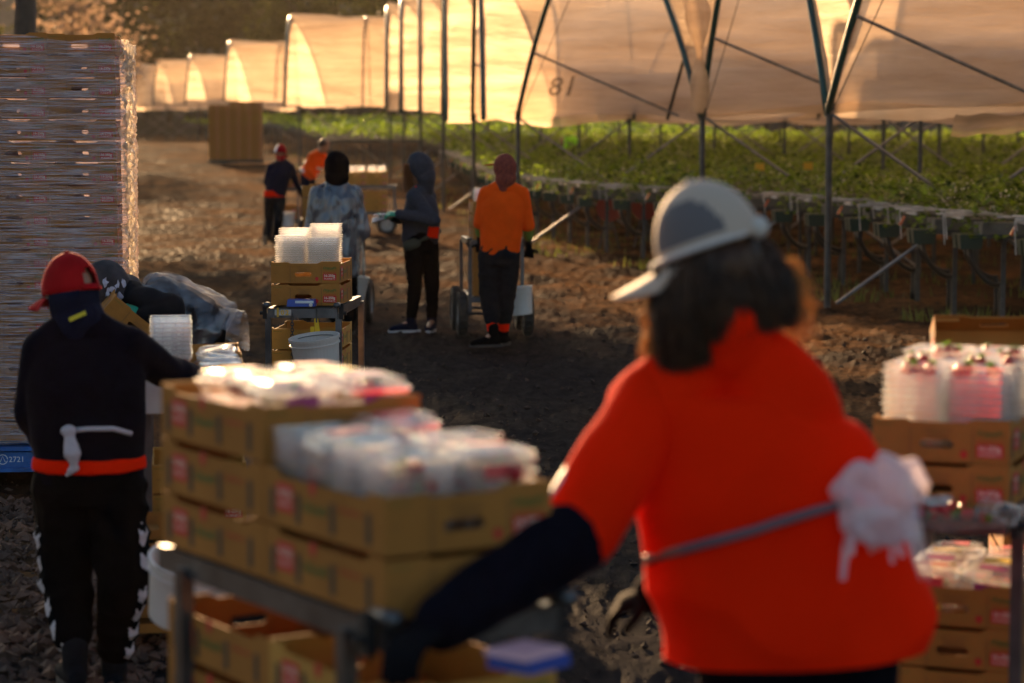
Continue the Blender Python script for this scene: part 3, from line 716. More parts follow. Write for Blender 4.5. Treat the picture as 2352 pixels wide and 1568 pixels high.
def carton_print(mb):
    e = 0.0012; w2 = CW/2; l2 = CL/2
    for sg in (-1, 1):
        O = Vector((0, sg*(l2+e), 0)); U = Vector((-sg, 0, 0)); V = Vector((0,0,1)); N = Vector((0, sg*0.0006, 0))
        put = lambda x, y: O+U*x+V*y
        mb.add([put(0.093,0.016), put(0.163,0.016), put(0.163,0.050), put(0.093,0.050)], [(0,1,2,3)], 0)
        put_text(mb, '16-250g', 0.056, put(0.128,0.038)+N, U, V, 2, bold=0.02)
        put_text(mb, 'PUNNETS', 0.056, put(0.128,0.024)+N, U, V, 2)
        put_text(mb, 'Strawberries', 0.066, put(0.128,0.057), U, V, 0)
        put_text(mb, "Driscoll's", 0.070, put(0.128,0.080), U, V, 1, shear=0.35, bold=0.02)
        put_text(mb, 'FINEST BERRIES', 0.040, put(0.128,0.070), U, V, 1)
        put_text(mb, 'PRODUCT OF AUSTRALIA', 0.070, put(-0.005,0.084), U, V, 3)
        for k, wd in enumerate((0.060,0.052,0.058)): put_text(mb, 'Premium Fresh Fruit', wd, put(-0.005,0.075-k*0.0065), U, V, 3)
        put_text(mb, 'Strawberries', 0.045, put(-0.145,0.094), U, V, 1); put_text(mb, 'CLASS 1', 0.018, put(-0.155,0.052), U, V, 3)
        strawberry_icon(mb, put(0.061,0.024), U, V, 0.011)
        for x in (-0.078, 0.084): mb.add([put(x-0.0009,0.002), put(x+0.0009,0.002), put(x+0.0009,0.09), put(x-0.0009,0.09)], [(0,1,2,3)], 3)
    for sg in (-1, 1):
        O = Vector((sg*(w2+e), 0, 0)); U = Vector((0, sg, 0)); V = Vector((0,0,1)); N = Vector((sg*0.0006, 0, 0))
        put = lambda x, y: O+U*x+V*y
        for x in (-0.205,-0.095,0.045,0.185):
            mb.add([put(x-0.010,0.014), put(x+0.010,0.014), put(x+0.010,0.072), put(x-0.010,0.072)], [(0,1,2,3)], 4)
        mb.add([put(-0.185,0.030), put(-0.115,0.030), put(-0.115,0.085), put(-0.185,0.085)], [(0,1,2,3)], 0)
        put_text(mb, '16-250g', 0.055, put(-0.150,0.066)+N, U, V, 2, bold=0.02); put_text(mb, 'PUNNETS', 0.055, put(-0.150,0.046)+N, U, V, 2)
        put_text(mb, "Driscoll's", 0.10, put(-0.025,0.052), U, V, 1, shear=0.35, bold=0.02)
        put_text(mb, 'Strawberries', 0.085, put(0.115,0.066), U, V, 0)
        strawberry_icon(mb, put(-0.035,0.092), U, V, 0.015)

ME_C = carton_body(); ME_CG = carton_body(True)
def carton(loc, yaw, label, group=None, gold=False, pitch=None):
    o = bpy.data.objects.new('carton', ME_CG if gold else ME_C); COL.objects.link(o)
    o.location = loc; o.rotation_euler = (0,0,yaw)
    if pitch: o.rotation_mode = 'XYZ'; o.rotation_euler = pitch
    tag(o, label, 'carton', group); return o
# ------------------------------------------------------------------ punnets
def punnet_mesh(w_=0.160, l_=0.112, h=0.045):
    mb = MB()
    def ring(k, z):
        r = 0.012; x = w_/2*k; y = l_/2*k; pts = []
        for (sx, sy, a0) in ((1,1,0),(-1,1,90),(-1,-1,180),(1,-1,270)):
            for q in range(3):
                a = math.radians(a0+45*q); pts.append((sx*(x-r)+r*math.cos(a), sy*(y-r)+r*math.sin(a), z))
        return pts
    R = [ring(0.80, 0), ring(0.95, h), ring(1.0, h), ring(1.0, h-0.005)]
    vs = [p for r in R for p in r]; n = 12; fs = [tuple(reversed(range(n)))]
    for i in range(3):
        for k in range(n): a = i*n+k; b = i*n+(k+1) % n; fs.append((a, b, b+n, a+n))
    mb.add(vs, fs); mb.m = [0]+[0]*n+[1]*(2*n)
    return mb.mesh('punnet', [M['punnet'], M['punnet_rim']])
ME_PN = punnet_mesh()
def punnets(base, yaw, n, label, group, pitch=0.008, jit=0.003, tilt=None):
    out = []
    for k in range(n):
        o = bpy.data.objects.new('punnet', ME_PN); COL.objects.link(o)
        if tilt is None: o.location = Vector(base)+Vector((random.uniform(-jit, jit), random.uniform(-jit, jit), k*pitch)); o.rotation_euler = (0,0,yaw+random.uniform(-0.01,0.01))
        else:
            R = Matrix.Rotation(yaw, 4, 'Z') @ Matrix.Rotation(tilt, 4, 'Y'); o.matrix_world = Matrix.Translation(Vector(base)+(R.to_3x3() @ Vector((0,0,k*pitch)))) @ R
        tag(o, label, 'punnet', group); out.append(o)
    return out
def strawberry(loc, s, label, group, rz=0.0, tilt=0.0):
    k = 'berry'
    if k not in MATS:
        mb = MB(); prof = []
        for j in range(9):
            t = j/8; prof.append((max(0.001, 0.017*math.sin(math.pi*(t**0.75))**0.8), -0.022+0.040*t))
        mb.lathe(prof, (0,0,0), (0,0,1), 12); MATS[k] = mb.mesh('strawberry', [mat('berry_red', (0.45,0.01,0.012), 0.28, bump=0.4, bscale=250, col2=(0.30,0.006,0.008), scale=30)], True)
        mb = MB()
        for q in range(7):
            a = q*0.9; mb.add([(0,0,0.018), (0.006*math.cos(a+.5),0.006*math.sin(a+.5),0.020), (0.020*math.cos(a),0.020*math.sin(a),0.019+0.004*(q%2)), (0.006*math.cos(a-.5),0.006*math.sin(a-.5),0.020)], [(0,1,2),(0,2,3)])
        mb.tube([(0,0,0.018),(0.002,0,0.030)], 0.0015, 5); MATS[k+'l'] = mb.mesh('calyx', [mat('calyx', (0.10,0.22,0.02), 0.5, trans=0.3)])
    o = bpy.data.objects.new('strawberry', MATS[k]); c = bpy.data.objects.new('calyx', MATS[k+'l']); COL.objects.link(o); COL.objects.link(c); c.parent = o
    o.location = loc; o.scale = (s,s,s); o.rotation_euler = (tilt, tilt*0.6, rz); tag(o, label, 'strawberry', group)
ME_LID = None
def clamshell(loc, yaw, label, group, cols, tilt=(0,0)):
    """closed filled punnet: tray, domed lid, printed label, fruit inside as seen through the plastic"""
    global ME_LID
    if ME_LID is None:
        mb = MB()
        def ring(k, z):
            r = 0.012; x = 0.080*k; y = 0.056*k; pts = []
            for (sx, sy, a0) in ((1,1,0),(-1,1,90),(-1,-1,180),(1,-1,270)):
                for q in range(3):
                    a = math.radians(a0+45*q); pts.append((sx*(x-r)+r*math.cos(a), sy*(y-r)+r*math.sin(a), z))
            return pts
        R = [ring(1.02, 0.044), ring(1.02, 0.049), ring(0.93, 0.050), ring(0.86, 0.066), ring(0.70, 0.069)]
        vs = [p for r in R for p in r]; n = 12; fs = [tuple(range(4*n, 5*n))]
        for i in range(4):
            for k in range(n): a = i*n+k; b = i*n+(k+1) % n; fs.append((a, b, b+n, a+n))
        mb.add(vs, fs); mb.m = [0]+[1]*n+[1]*n+[0]*(2*n); ME_LID = mb.mesh('lid', [M['punnet'], M['punnet_rim']])
    o = bpy.data.objects.new('filled_punnet', ME_PN); COL.objects.link(o); o.location = loc; o.rotation_euler = (tilt[0], tilt[1], yaw); tag(o, label, 'punnet', group)
    l = bpy.data.objects.new('lid', ME_LID); COL.objects.link(l); l.parent = o
    mb = MB(); mb.box((0,0,0.0705), (0.075,0.05,0.0012)); mb.box((0,-0.0525,0.022), (0.07,0.0012,0.026))
    mb.build('paper_label', cols, o)
    return o
M['lab_red'] = mat('label_red', (0.62,0.03,0.05), 0.4); M['lab_pur'] = mat('label_purple', (0.30,0.03,0.16), 0.4); M['lab_yel'] = mat('label_yellow', (0.75,0.50,0.03), 0.4)
# ------------------------------------------------------------------ pallet stack
PALX1 = P(270, 600, 13.0).x
def pallet_stack():
    x1 = PALX1; y0 = 13.0; base = 0.165; n = 19
    pal = empty('pallet', (x1-0.56, y0+0.52, 0)); tag(pal, 'blue painted wooden pallet under the wrapped carton stack, stencilled 2721', 'pallet')
    for yy in (-0.50, 0, 0.50):
        mb = MB(); mb.box((0, yy, 0.065), (1.14, 0.05, 0.085)); mb.build('bearer', M['blue_paint'], pal)
    for k in range(7):
        mb = MB(); mb.box((0, -0.50+k*0.167, 0.128), (1.16, 0.115, 0.022)); mb.build('deck_board', M['blue_paint'], pal)
    for k in range(3):
        mb = MB(); mb.box((0, -0.50+k*0.5, 0.012), (1.16, 0.10, 0.02)); mb.build('base_board', M['blue_paint'], pal)
    mb = MB(); xo = P(30, 1060, 12.9).x-(x1-0.56)
    put_text(mb, '2721', 0.075, (xo+0.005, -0.5258, 0.068), (1,0,0), (0,0,1), 0)
    x_ = P(2, 1060, 12.9).x-(x1-0.56); pts = []
    ring_o = [(x_+0.028*math.cos(a*0.5), -0.5258, 0.068+0.028*math.sin(a*0.5)) for a in range(13)]; ring_i = [(x_+0.024*math.cos(a*0.5), -0.5258, 0.068+0.024*math.sin(a*0.5)) for a in range(13)]
    mb.add(ring_o+ring_i, [(k, k+1, 14+k, 13+k) for k in range(12)])
    mb.tube([(x_-0.014,-0.526,0.053),(x_,-0.526,0.086),(x_+0.014,-0.526,0.053)], 0.002, 4)
    mb.build('stencilled_mark', mat('stencil_white', (0.65,0.68,0.72), 0.7), pal)
    for c in range(3):
        for r in range(n):
            for dpt in range(2):
                if dpt == 1 and (c < 2 and r < n-1): continue
                cx = x1-CW/2-c*(CW+0.001); cy = y0+CL/2+dpt*(CL+0.002)
                pos = ['right-hand', 'middle', 'left-hand'][c]
                lab = 'wrapped pallet carton, %s from the top in its %s %s column' % (ordn(n-r), 'front' if dpt == 0 else 'back', pos)
                carton((cx+random.uniform(-.002,.002), cy+random.uniform(-.003,.003)+0.003, base+r*(CH+0.0012)+0.003), 0.0, lab, 'cartons stacked on the blue pallet')
    # stretch wrap: thin crinkled film round the stack, open at the top
    mb = MB(); xa = x1-3*(CW+0.001)-0.012; xb = x1+0.014; ya = y0-0.012; yb = y0+2*CL+0.02; z0 = 0.15; z1 = base+(n-0.35)*(CH+0.0012)
    loop = []
    for k in range(45): loop.append((xa+(xb-xa)*k/45.0, ya, 0, -1))
    for k in range(80): loop.append((xb, ya+(yb-ya)*k/80.0, 1, 0))
    for k in range(20): loop.append((xb-(xb-xa)*k/20.0, yb, 0, 1))
    for k in range(20): loop.append((xa, yb-(yb-ya)*k/20.0, -1, 0))
    nz = 260; vs = []
    for j in range(nz+1):
        z = z0+(z1-z0)*j/nz
        for q, (x, y, nx_, ny_) in enumerate(loop):
            side = 1.0 if nx_ > 0 else 0.5
            d = (1-2*abs(mnoise.noise(Vector((x*2.5+z*1.0, y*2.5+z*4.0*nx_, z*42)))))*0.006*side+mnoise.noise(Vector((x*7, y*9, z*12)))*0.006*side
            if nx_ > 0: d += 0.008+0.022*math.sin(math.pi*(y-ya)/(yb-ya))**0.5+0.030*(1-2*abs(mnoise.noise(Vector((y*12+z*3, z*14, 5.0)))))+0.008*mnoise.noise(Vector((y*30, z*40, 1)))
            tz = z if j < nz else z+0.025*mnoise.noise(Vector((x*4, y*4, 7)))+0.04*(xb-x)
            vs.append((x+nx_*d, y+ny_*d, tz))
    m_ = len(loop)
    mb.v = vs; mb.f = [(j*m_+q, j*m_+(q+1) % m_, (j+1)*m_+(q+1) % m_, (j+1)*m_+q) for j in range(nz) for q in range(m_)]; mb.m = [1 if 45 <= q < 125 else 0 for j in range(nz) for q in range(m_)]  # right face: denser golden film, its sun glow put into the colour
    o = mb.build('stretch_wrap', [clear('stretch_wrap_film', (0.74,0.60,0.66), 0.34, gloss=0.3, rough=0.2, transl=0.3, bump=1.0, bscale=4.0, stretch=(1.0,1.0,26), var=0.36), clear('crumpled_sunlit_wrap_film', (0.85,0.72,0.55), 0.50, gloss=0.2, rough=0.3, transl=0.85, bump=1.0, bscale=22.0, stretch=(1,1,1.5), var=0.3)], smooth=True); tag(o, 'clear crinkled stretch wrap wound around the tall carton stack', 'stretch wrap')
_before = set(COL.objects)
pallet_stack()
_pv = Vector((PALX1, 13.0, 0)); _ph = math.radians(5.9)
for o in [o for o in COL.objects if o not in _before and o.parent is None]:
    o.location = _pv+Matrix.Rotation(_ph, 3, 'Z') @ (Vector(o.location)-_pv); o.rotation_euler[2] += _ph
# far stack of cartons standing by the road
def far_stack():
    d = 82.0; a = P(480, 375, d); z0 = rise(d)
    sp = empty('pallet', (a.x+0.85, d+0.5, z0)); tag(sp, 'pallet beneath the distant brown carton stacks by the dusty road', 'pallet')
    mb = MB()
    for yy in (-0.45,0,0.45): mb.box((0,yy,0.06), (1.8,0.06,0.09))
    mb.build('bearer', M['steel_dark'], sp); mb = MB(); mb.box((0,0,0.125), (1.8,1.1,0.02)); mb.build('deck', mat('weathered_wood', (0.15,0.10,0.06), 0.8), sp)
    for c in range(5):
        n = 16 if c < 2 else 17
        for r in range(n):
            x = a.x+0.18+c*0.357; z = z0+0.138+r*(CH+0.001)
            carton((x, d+CL/2, z), 0.0, 'distant brown carton, %s from the bottom in the %s column by the road' % (ordn(r+1), ordn(c+1)), 'cartons in the distant stack')
far_stack()
# ------------------------------------------------------------------ trolleys
def trolley(loc, yaw, L_=1.0, W_=0.42, zs=0.90, zl=0.40, wr=0.19, label='', big=True, handle=1, inset=0.035, rails=False):
    """two-shelf picking trolley; x = direction of travel"""
    t = empty('picking_trolley', loc, yaw); tag(t, label, 'trolley', 'picking trolleys')
    g = M['steel']
    for nm, z, LL in (('top_shelf', zs, L_), ('lower_shelf', zl, L_-0.04)):
        mb = MB()
        for sy in (-1, 1): mb.box((0, sy*(W_/2-0.015), z-0.028), (LL, 0.03, 0.05))
        for sx in (-1, 1): mb.box((sx*(LL/2-0.015), 0, z-0.030), (0.03, W_-0.062, 0.046))
        k = -LL/2+0.10
        while k < LL/2-0.06: mb.box((k, 0, z-0.012), (0.012, W_-0.062, 0.010)); k += 0.075
        mb.build(nm, g, t)
    for sx in (-1, 1):
        for sy in (-1, 1):
            mb = MB(); mb.box((sx*(L_/2-inset), sy*(W_/2+0.0025), (zs+wr*0.9)/2), (0.035, 0.030, zs-wr*0.9-0.06)); mb.build('leg', g, t)
    for sy in (-1, 1):
        mb = MB(); a = handle*(L_/2-0.03); b = handle*(L_/2+(0.14 if rails else 0.05))
        mb.tube([(a, sy*(W_/2+0.002), zs+0.012), (b, sy*(W_/2+0.002), zs+0.016)], 0.015, 10); mb.build('push_handle', g, t, smooth=True)
        mb = MB(); mb.box((a, sy*(W_/2+0.018), zs-0.02), (0.03, 0.022, 0.08)); mb.tube([(a, sy*(W_/2+0.020), zs-0.03),(a, sy*(W_/2+0.045), zs-0.03)], 0.010, 8); mb.build('clamp', M['black'], t)
    for sx in (-1, 1):
        mb = MB(); mb.tube([(sx*(L_/2-0.17), -W_/2-0.06, wr), (sx*(L_/2-0.17), W_/2+0.06, wr)], 0.014, 8); mb.build('axle', M['steel_dark'], t)
        for sy in (-1, 1):
            wc = (sx*(L_/2-0.17), sy*(W_/2+0.065), wr); h_ = 0.045 if big else 0.03
            mb = MB(); prof = [(wr*0.62,-h_*0.8),(wr*0.80,-h_),(wr*0.94,-h_*0.85),(wr,-h_*0.4),(wr,h_*0.4),(wr*0.94,h_*0.85),(wr*0.80,h_),(wr*0.62,h_*0.8)]
            mb.lathe(prof, wc, (0,1,0), 28)
            for q in range(22):
                a = q*2*math.pi/22; R = Matrix.Rotation(-a, 3, 'Y'); mb.box(Vector(wc)+R @ Vector((wr,0,0)), (0.012, h_*1.3, 0.018), R=R)
            ty = mb.build('wheel', M['rubber'], t)
            mb = MB(); mb.lathe([(0.001,-0.03),(0.03,-0.03),(0.035,-0.012),(wr*0.60,-0.012),(wr*0.64,-h_*0.7),(wr*0.64,h_*0.7),(wr*0.60,0.012),(0.035,0.012),(0.03,0.03),(0.001,0.03)], wc, (0,1,0), 24)
            mb.build('rim', mat('rim_paint', (0.35,0.34,0.32), 0.5, var=0.3, scale=20), ty)
    return t
def loc2w(loc, yaw, p):
    return Vector(loc)+Matrix.Rotation(yaw, 3, 'Z') @ Vector(p)
def bucket(loc, r, h, label, tilt=(0,0,0), handle_dir=1, group='white buckets'):
    b = empty('bucket', loc); b.rotation_euler = tilt; tag(b, label, 'bucket', group)
    mb = MB(); k = 0.86
    mb.lathe([(0.001,0.0),(r*k*0.97,0.0),(r*k,0.004),(r*0.975,h*0.80),(r*1.03,h*0.80),(r*1.03,h*0.83),(r*0.985,h*0.835),(r*0.995,h*0.93),(r*1.045,h*0.93),(r*1.05,h),(r*0.975,h),(r*0.965,h*0.9),(r*k*0.97,0.008),(0.001,0.008)], (0,0,0), (0,0,1), 40)
    mb.build('pail', M['white_plastic'], b, smooth=False)
    mb = MB(); pts = []
    for q in range(15):
        a = math.pi*q/14; pts.append((r*1.06*math.cos(a), handle_dir*r*0.9*math.sin(a), h*0.86+0.10*r*math.sin(a)))
    mb.tube(pts, 0.0022, 6); mb.build('wire_handle', M['steel'], b, smooth=True)
    return b
def chain(a, b, n, label, r=0.012):
    mb = MB(); a = Vector(a); b = Vector(b); d = (b-a)
    for k in range(n):
        c = a+d*(k+0.5)/n; ll = d.length/n*0.72; x = Vector((1,0,0)) if k % 2 else Vector((0,1,0)); z = d.normalized()
        pts = [c+z*math.cos(q*math.pi/4)*ll+x*math.sin(q*math.pi/4)*r*0.6 for q in range(9)]
        mb.tube(pts, 0.0028, 5, caps=False)
    o = mb.build('chain', M['steel_dark'], None, smooth=True, origin=a); tag(o, label, 'chain'); return o
# --- centre trolley 102
T1 = Vector((P(712, 700, 12.45).x, 12.45+0.40, 0)); Y1 = math.radians(90-4.0)
t1 = trolley(T1, Y1, 0.95, 0.36, 0.93, 0.47, 0.13, 'grey steel trolley with the number plate 102 in the centre', big=False, handle=-1)
RZ1 = Y1-math.pi/2
def on1(x, y, z): return loc2w(T1, RZ1, (x, y, z))      # x right, y away from camera
FR = -0.405-0.0     # nearest edge of cartons
for k in range(2):
    carton(on1(0, FR+CL/2+0.03, 0.934+k*(CH+0.001)), RZ1, ['lower', 'upper'][k]+' of the two cartons on the top shelf of trolley 102')
for k in range(3):
    carton(on1(-0.005, FR+CL/2+0.05, 0.474+k*(CH+0.001)), RZ1, ['bottom', 'middle', 'top'][k]+' golden-lit carton on the lower shelf of trolley 102', 'golden-lit cartons below trolley 102', gold=True)
for i_, (x, y, n, zo) in enumerate(((-0.083,-0.335,14,0.10),(0.083,-0.335,13,0.10),(-0.083,-0.215,17,0.10),(0.083,-0.215,19,0.10))):
    punnets(on1(x, y+0.03, 0.934+CH+zo-0.05), RZ1, n, 'clear empty punnet nested in the %s upright stack on trolley 102' % ['front left','front right','back left','back right'][i_], 'nested punnets, %s stack on trolley 102' % ['front left','front right','back left','back right'][i_], pitch=0.0115)
sc_ = empty('scanner_box', on1(-0.012, FR+0.02-0.035, 0.934), RZ1); tag(sc_, 'blue scanner box with a pale display at the foot of the cartons on trolley 102', 'scanner')
mb = MB(); mb.box((0,0,0.018), (0.145,0.075,0.036), taper=0.93); mb.build('case', M['blue_box'], sc_)
mb = MB(); mb.box((0.02,-0.0385,0.024), (0.095,0.003,0.013)); mb.build('display', mat('pale_display', (0.55,0.62,0.66), 0.3), sc_)
mb = MB(); mb.lathe([(0.001,0),(0.009,0),(0.009,0.008),(0.001,0.008)], (0.055,-0.045,0.010), (0,-1,0), 12); mb.build('button', M['white_plastic'], sc_)
npl = empty('number_plate', on1(-0.10, -0.475-0.006, 0.905), RZ1); tag(npl, 'small worn plate reading 102 on the front rail of the centre trolley', 'number plate')
mb = MB(); mb.box((0,0,0), (0.085,0.002,0.030)); mb.build('plate', mat('plate_metal', (0.40,0.38,0.36), 0.4, var=0.3, scale=30), npl)
mb = MB()
for c in range(3): put_text(mb, '102'[c], 0.011 if c == 0 else 0.018, (-0.026+c*0.024, -0.0016, 0), (1,0,0), (0,0,1), 0, bold=0.04)
mb.build('digits', mat('plate_yellow', (0.62,0.36,0.03), 0.5), npl)
chain(on1(-0.052, -0.485, 0.90), on1(-0.045, -0.51, 0.50), 26, 'thin steel chain hanging from the rail of trolley 102')
fg = empty('picking_tag', on1(0.075, -0.488, 0.905), RZ1); tag(fg, 'bright yellow folded tag hanging under the centre of trolley 102', 'tag')
mb = MB(); mb.add([(-0.012,0,-0.03),(0.008,0,-0.03),(0.022,-0.004,-0.12),(0.002,-0.006,-0.14),(-0.008,-0.004,-0.12)], [(0,1,2,3,4)]); mb.add([(-0.03,-0.012,-0.07),(-0.01,-0.012,-0.07),(-0.012,-0.012,-0.16),(-0.032,-0.012,-0.155)], [(0,1,2,3)]); mb.build('leaf', mat('yellow_tag', (0.85,0.58,0.02), 0.5, trans=0.3), fg)
mb = MB(); mb.tube([(0,0,0.02),(0,0,-0.05)], 0.004, 5); mb.build('stem', M['steel_dark'], fg)
bucket(on1(0.105, -0.63, 0.60), 0.125, 0.20, 'white bucket hung on the front of trolley 102, grubby inside', tilt=(0.10, -0.10, 0.0), handle_dir=1)
# --- foreground trolley on the left of the woman
R0 = math.radians(32); C0 = Vector((-0.336, 4.784, 0)); Z0 = 0.965
def on0(x, y, z): return loc2w(C0, R0, (x, y, z))
trolley(C0, R0-math.pi/2, 1.00, 0.37, Z0, 0.62, 0.16, 'blurred steel trolley in the foreground, held by the woman in orange red', big=False, handle=1, inset=0.14)
for k in range(2): carton(on0(0, -CL/2-0.002, Z0+0.003+k*(CH+0.001)), R0, ['lower', 'upper'][k]+' carton at the near end of the foreground trolley')
for k in range(3): carton(on0(0, CL/2+0.002, Z0+0.003+k*(CH+0.001)), R0, ['bottom', 'middle', 'top'][k]+' carton at the far end of the foreground trolley')
for k in range(2): carton(on0(0.0, CL/2-0.02, 0.624+k*(CH+0.001)), R0, ['lower', 'upper'][k]+' carton at the far end beneath the foreground trolley shelf')
for k in range(2): carton(on0(0.0, -CL/2-0.02, 0.624-0*(CH+0.001)+k*(CH+0.001)), R0, ['lower', 'upper'][k]+' golden-lit carton at the near end beneath the foreground trolley shelf', gold=True)
zt = Z0+2*(CH+0.001)+0.003
gp = 'nested punnets in the near carton of the foreground trolley'
for ix in range(2):
    for iy in range(4):
        nn = [10,9,11,8][iy]
        punnets(on0(-0.083+ix*0.166, -0.06-iy*0.117, zt-CH+0.012), R0, (nn+6)//2, 'clear punnet nested in the %s stack, %s row of the near foreground carton' % (['left','right'][ix], ordn(4-iy)), gp+' %s %s' % ('ab'[ix], iy), pitch=0.018)
rf = random.Random(8); q_ = 0
for ix in range(2):
    for iy in range(4):
        q_ += 1
        p = on0(-0.083+ix*0.166, -0.06-iy*0.117, zt-CH+0.012+0.012*[10,9,11,8][iy])
        for b_ in range(7): strawberry(on0(-0.083+ix*0.166+rf.uniform(-.055,.055), -0.06-iy*0.117+rf.uniform(-.035,.035), zt-0.06+rf.random()*0.10), 1.1, 'red strawberry added to tint the near foreground punnets with the shirt reflection', 'strawberries added as shirt reflection among the near foreground punnets', rf.random()*6, rf.uniform(0,2))  # added berries stand in for the shirt's pink reflection in the plastic
        if (ix+iy) % 3 != 1: continue
        clamshell(p, R0, 'filled punnet with red label, %s row, %s column on the near foreground carton' % (ordn(4-iy), ['left','right'][ix]), 'filled punnets on the near foreground carton', [M['lab_red']], (rf.uniform(-.1,.1), rf.uniform(-.1,.1)))
        for b_ in range(4): strawberry(p+Vector((rf.uniform(-.05,.05), rf.uniform(-.03,.03), 0.02)), 1.0, 'red strawberry inside a clear punnet on the near foreground carton', 'strawberries inside the near foreground punnets', rf.random()*6, rf.uniform(0,2))
zt2 = Z0+3*(CH+0.001)+0.003
for ix in range(2):
    for iy in range(4):
        for kk in range(2):
            cm = [M['lab_pur'], M['lab_yel'], M['lab_red'], M['lab_pur'], M['lab_yel']][(ix*2+iy+kk*3) % 5]
            if kk == 1 and iy == 3: continue
            clamshell(on0(-0.083+ix*0.166+rf.uniform(-.006,.006), 0.06+iy*0.117, zt2-0.100+kk*0.070), R0+rf.uniform(-.12,.12), 'filled punnet, %s layer, %s row, %s column of the far foreground carton' % (['lower','upper'][kk], ordn(iy+1), ['left','right'][ix]), 'filled punnets in the far foreground carton', [cm], (rf.uniform(-.09,.09), rf.uniform(-.07,.07)))
            for b_ in range(4):
                strawberry(on0(-0.083+ix*0.166+rf.uniform(-.05,.05), 0.06+iy*0.117+rf.uniform(-.03,.03), zt2-0.062+kk*0.075), 1.0, 'red strawberry packed inside a clear punnet on the far foreground carton', 'strawberries inside the foreground punnets', rf.random()*6, rf.uniform(0,2))
bx = empty('scale_box', P(1215,1535,4.15), R0+0.3); tag(bx, 'blurred blue scale with pink top at the bottom centre, by the hand of the woman', 'scale')
mb = MB(); mb.box((0,0,0.016), (0.11,0.10,0.024), taper=0.95); mb.build('case', M['blue_box'], bx)
mb = MB(); mb.box((-0.01,0,0.034), (0.11,0.10,0.010), taper=0.9); mb.build('platform', mat('pink_top', (0.62,0.35,0.40), 0.4), bx)
bucket(P(425, 1418, 7.0), 0.125, 0.19, 'white bucket tilted in the shade below the foreground trolley rail', tilt=(0.25, 0.18, 0))
# --- right trolley
R2 = math.radians(-22); d2 = 6.24; LC = Vector((px2X(2010, d2), d2, 0)); C2 = LC+Matrix.Rotation(R2, 3, 'Z') @ Vector((CW/2, 0.42, 0)); Z2 = 0.875
def on2(x, y, z): return loc2w(C2, R2, (x, y, z))
trolley(C2, R2+math.pi/2, 0.98, 0.37, Z2, 0.17, 0.12, 'steel trolley loaded with cartons at the right edge of the yard', big=False, handle=-1, inset=0.16)
for k in range(2):
    for j in range(2): carton(on2(0, -0.42+CL/2+j*(CL+0.003), Z2+0.003+k*(CH+0.001)), R2, '%s %s carton on the top shelf of the right-hand trolley' % (['lower','upper'][k], ['front','rear'][j]))
for k in range(4):
    for j in range(2): carton(on2(0.0, -0.40+CL/2+j*(CL+0.003)+0.22*(j == 0)-0.0+0.22*(j == 1)*0+0.0, 0.173+k*(CH+0.001)), R2, '%s carton from the bottom of the %s pile low on the right-hand trolley' % (ordn(k+1), ['front','rear'][j])) if not (j == 1) else None
zt = Z2+0.003+CH+0.001+0.012
for ix in range(2):
    for iy in range(6):
        n_ = 24+(iy % 3)+2*(iy > 2)
        (iy < 4) and punnets(on2(-0.083+ix*0.166, -0.34+iy*0.117, zt), R2, n_//2, 'clear empty punnet nested in the %s stack, %s row, right-hand trolley' % (['left','right'][ix], ordn(iy+1)), 'nested punnets on the right-hand trolley %s row %s' % (['left','right'][ix], ordn(iy+1)), pitch=0.017)
        for b_ in range(3 if iy < 3 else (1 if iy < 4 else 0)):
            strawberry(on2(-0.083+ix*0.166+rf.uniform(-.05,.05), -0.34+iy*0.117+rf.uniform(-.03,.03), zt+n_*0.0085+0.018), 1.05, 'ripe red strawberry lying on top of the punnets of the right-hand trolley', 'strawberries topping the right-hand punnets', rf.random()*6, rf.uniform(-.8,.8))
zl_ = 0.173+4*(CH+0.001)
for ix in range(2):
    for iy in range(4):
        for kk in range(2):
            cm = [M['lab_yel'], M['lab_red'], M['lab_red'], M['lab_pur']][(ix+iy+kk*2) % 4]
            clamshell(on2(-0.083+ix*0.166+rf.uniform(-.006,.006), -0.40+0.22+0.06+iy*0.117, zl_-0.09+kk*0.058), R2+rf.uniform(-.1,.1), 'labelled punnet, %s layer, %s row, %s column on the low right-hand pile' % (['lower','upper'][kk], ordn(iy+1), ['left','right'][ix]), 'filled punnets on the low right-hand pile', [cm], (rf.uniform(-.15,.15), rf.uniform(-.1,.1)))
            if kk:
                for b_ in range(3): strawberry(on2(-0.083+ix*0.166+rf.uniform(-.05,.05), -0.12+iy*0.117+rf.uniform(-.03,.03), zl_-0.01), 0.95, 'red strawberry inside a labelled punnet of the low right-hand pile', 'strawberries inside the low right-hand punnets', rf.random()*6, rf.uniform(0,2))
for k in range(6): carton(Vector((px2X(2300, 7.9)+0.20, 8.0, 0.012+k*(CH+0.001))), -0.1, '%s carton from the ground in the small pile behind the right-hand trolley' % ordn(k+1), 'cartons piled behind the right-hand trolley')
oc = carton(Vector((px2X(2148, 7.2)+0.19, 7.25, 1.02)), 0, 'open carton tipped towards the camera behind the tall punnet stacks at right', pitch=(math.radians(62), 0.0, -0.05))
bg_ = empty('plastic_bag', Vector((px2X(2148, 7.2)+0.19, 7.18, 1.05))); tag(bg_, 'crumpled clear plastic bag spilling inside the tipped open carton', 'plastic bag')
mb = MB(); vs = []
for j in range(16):
    for i_ in range(16):
        vs.append((-0.15+0.02*i_, -0.02+0.06*mnoise.noise(Vector((i_*0.35, j*0.35, 2)))+0.0*j, -0.02+j*0.011))
mb.add(vs, [(j*16+i_, j*16+i_+1, (j+1)*16+i_+1, (j+1)*16+i_) for j in range(15) for i_ in range(15)]); mb.build('sheet', clear('bag_film', (0.75,0.7,0.7), 0.35, 0.4, 0.2, 0.5, bump=0.5, bscale=9), bg_, smooth=True)
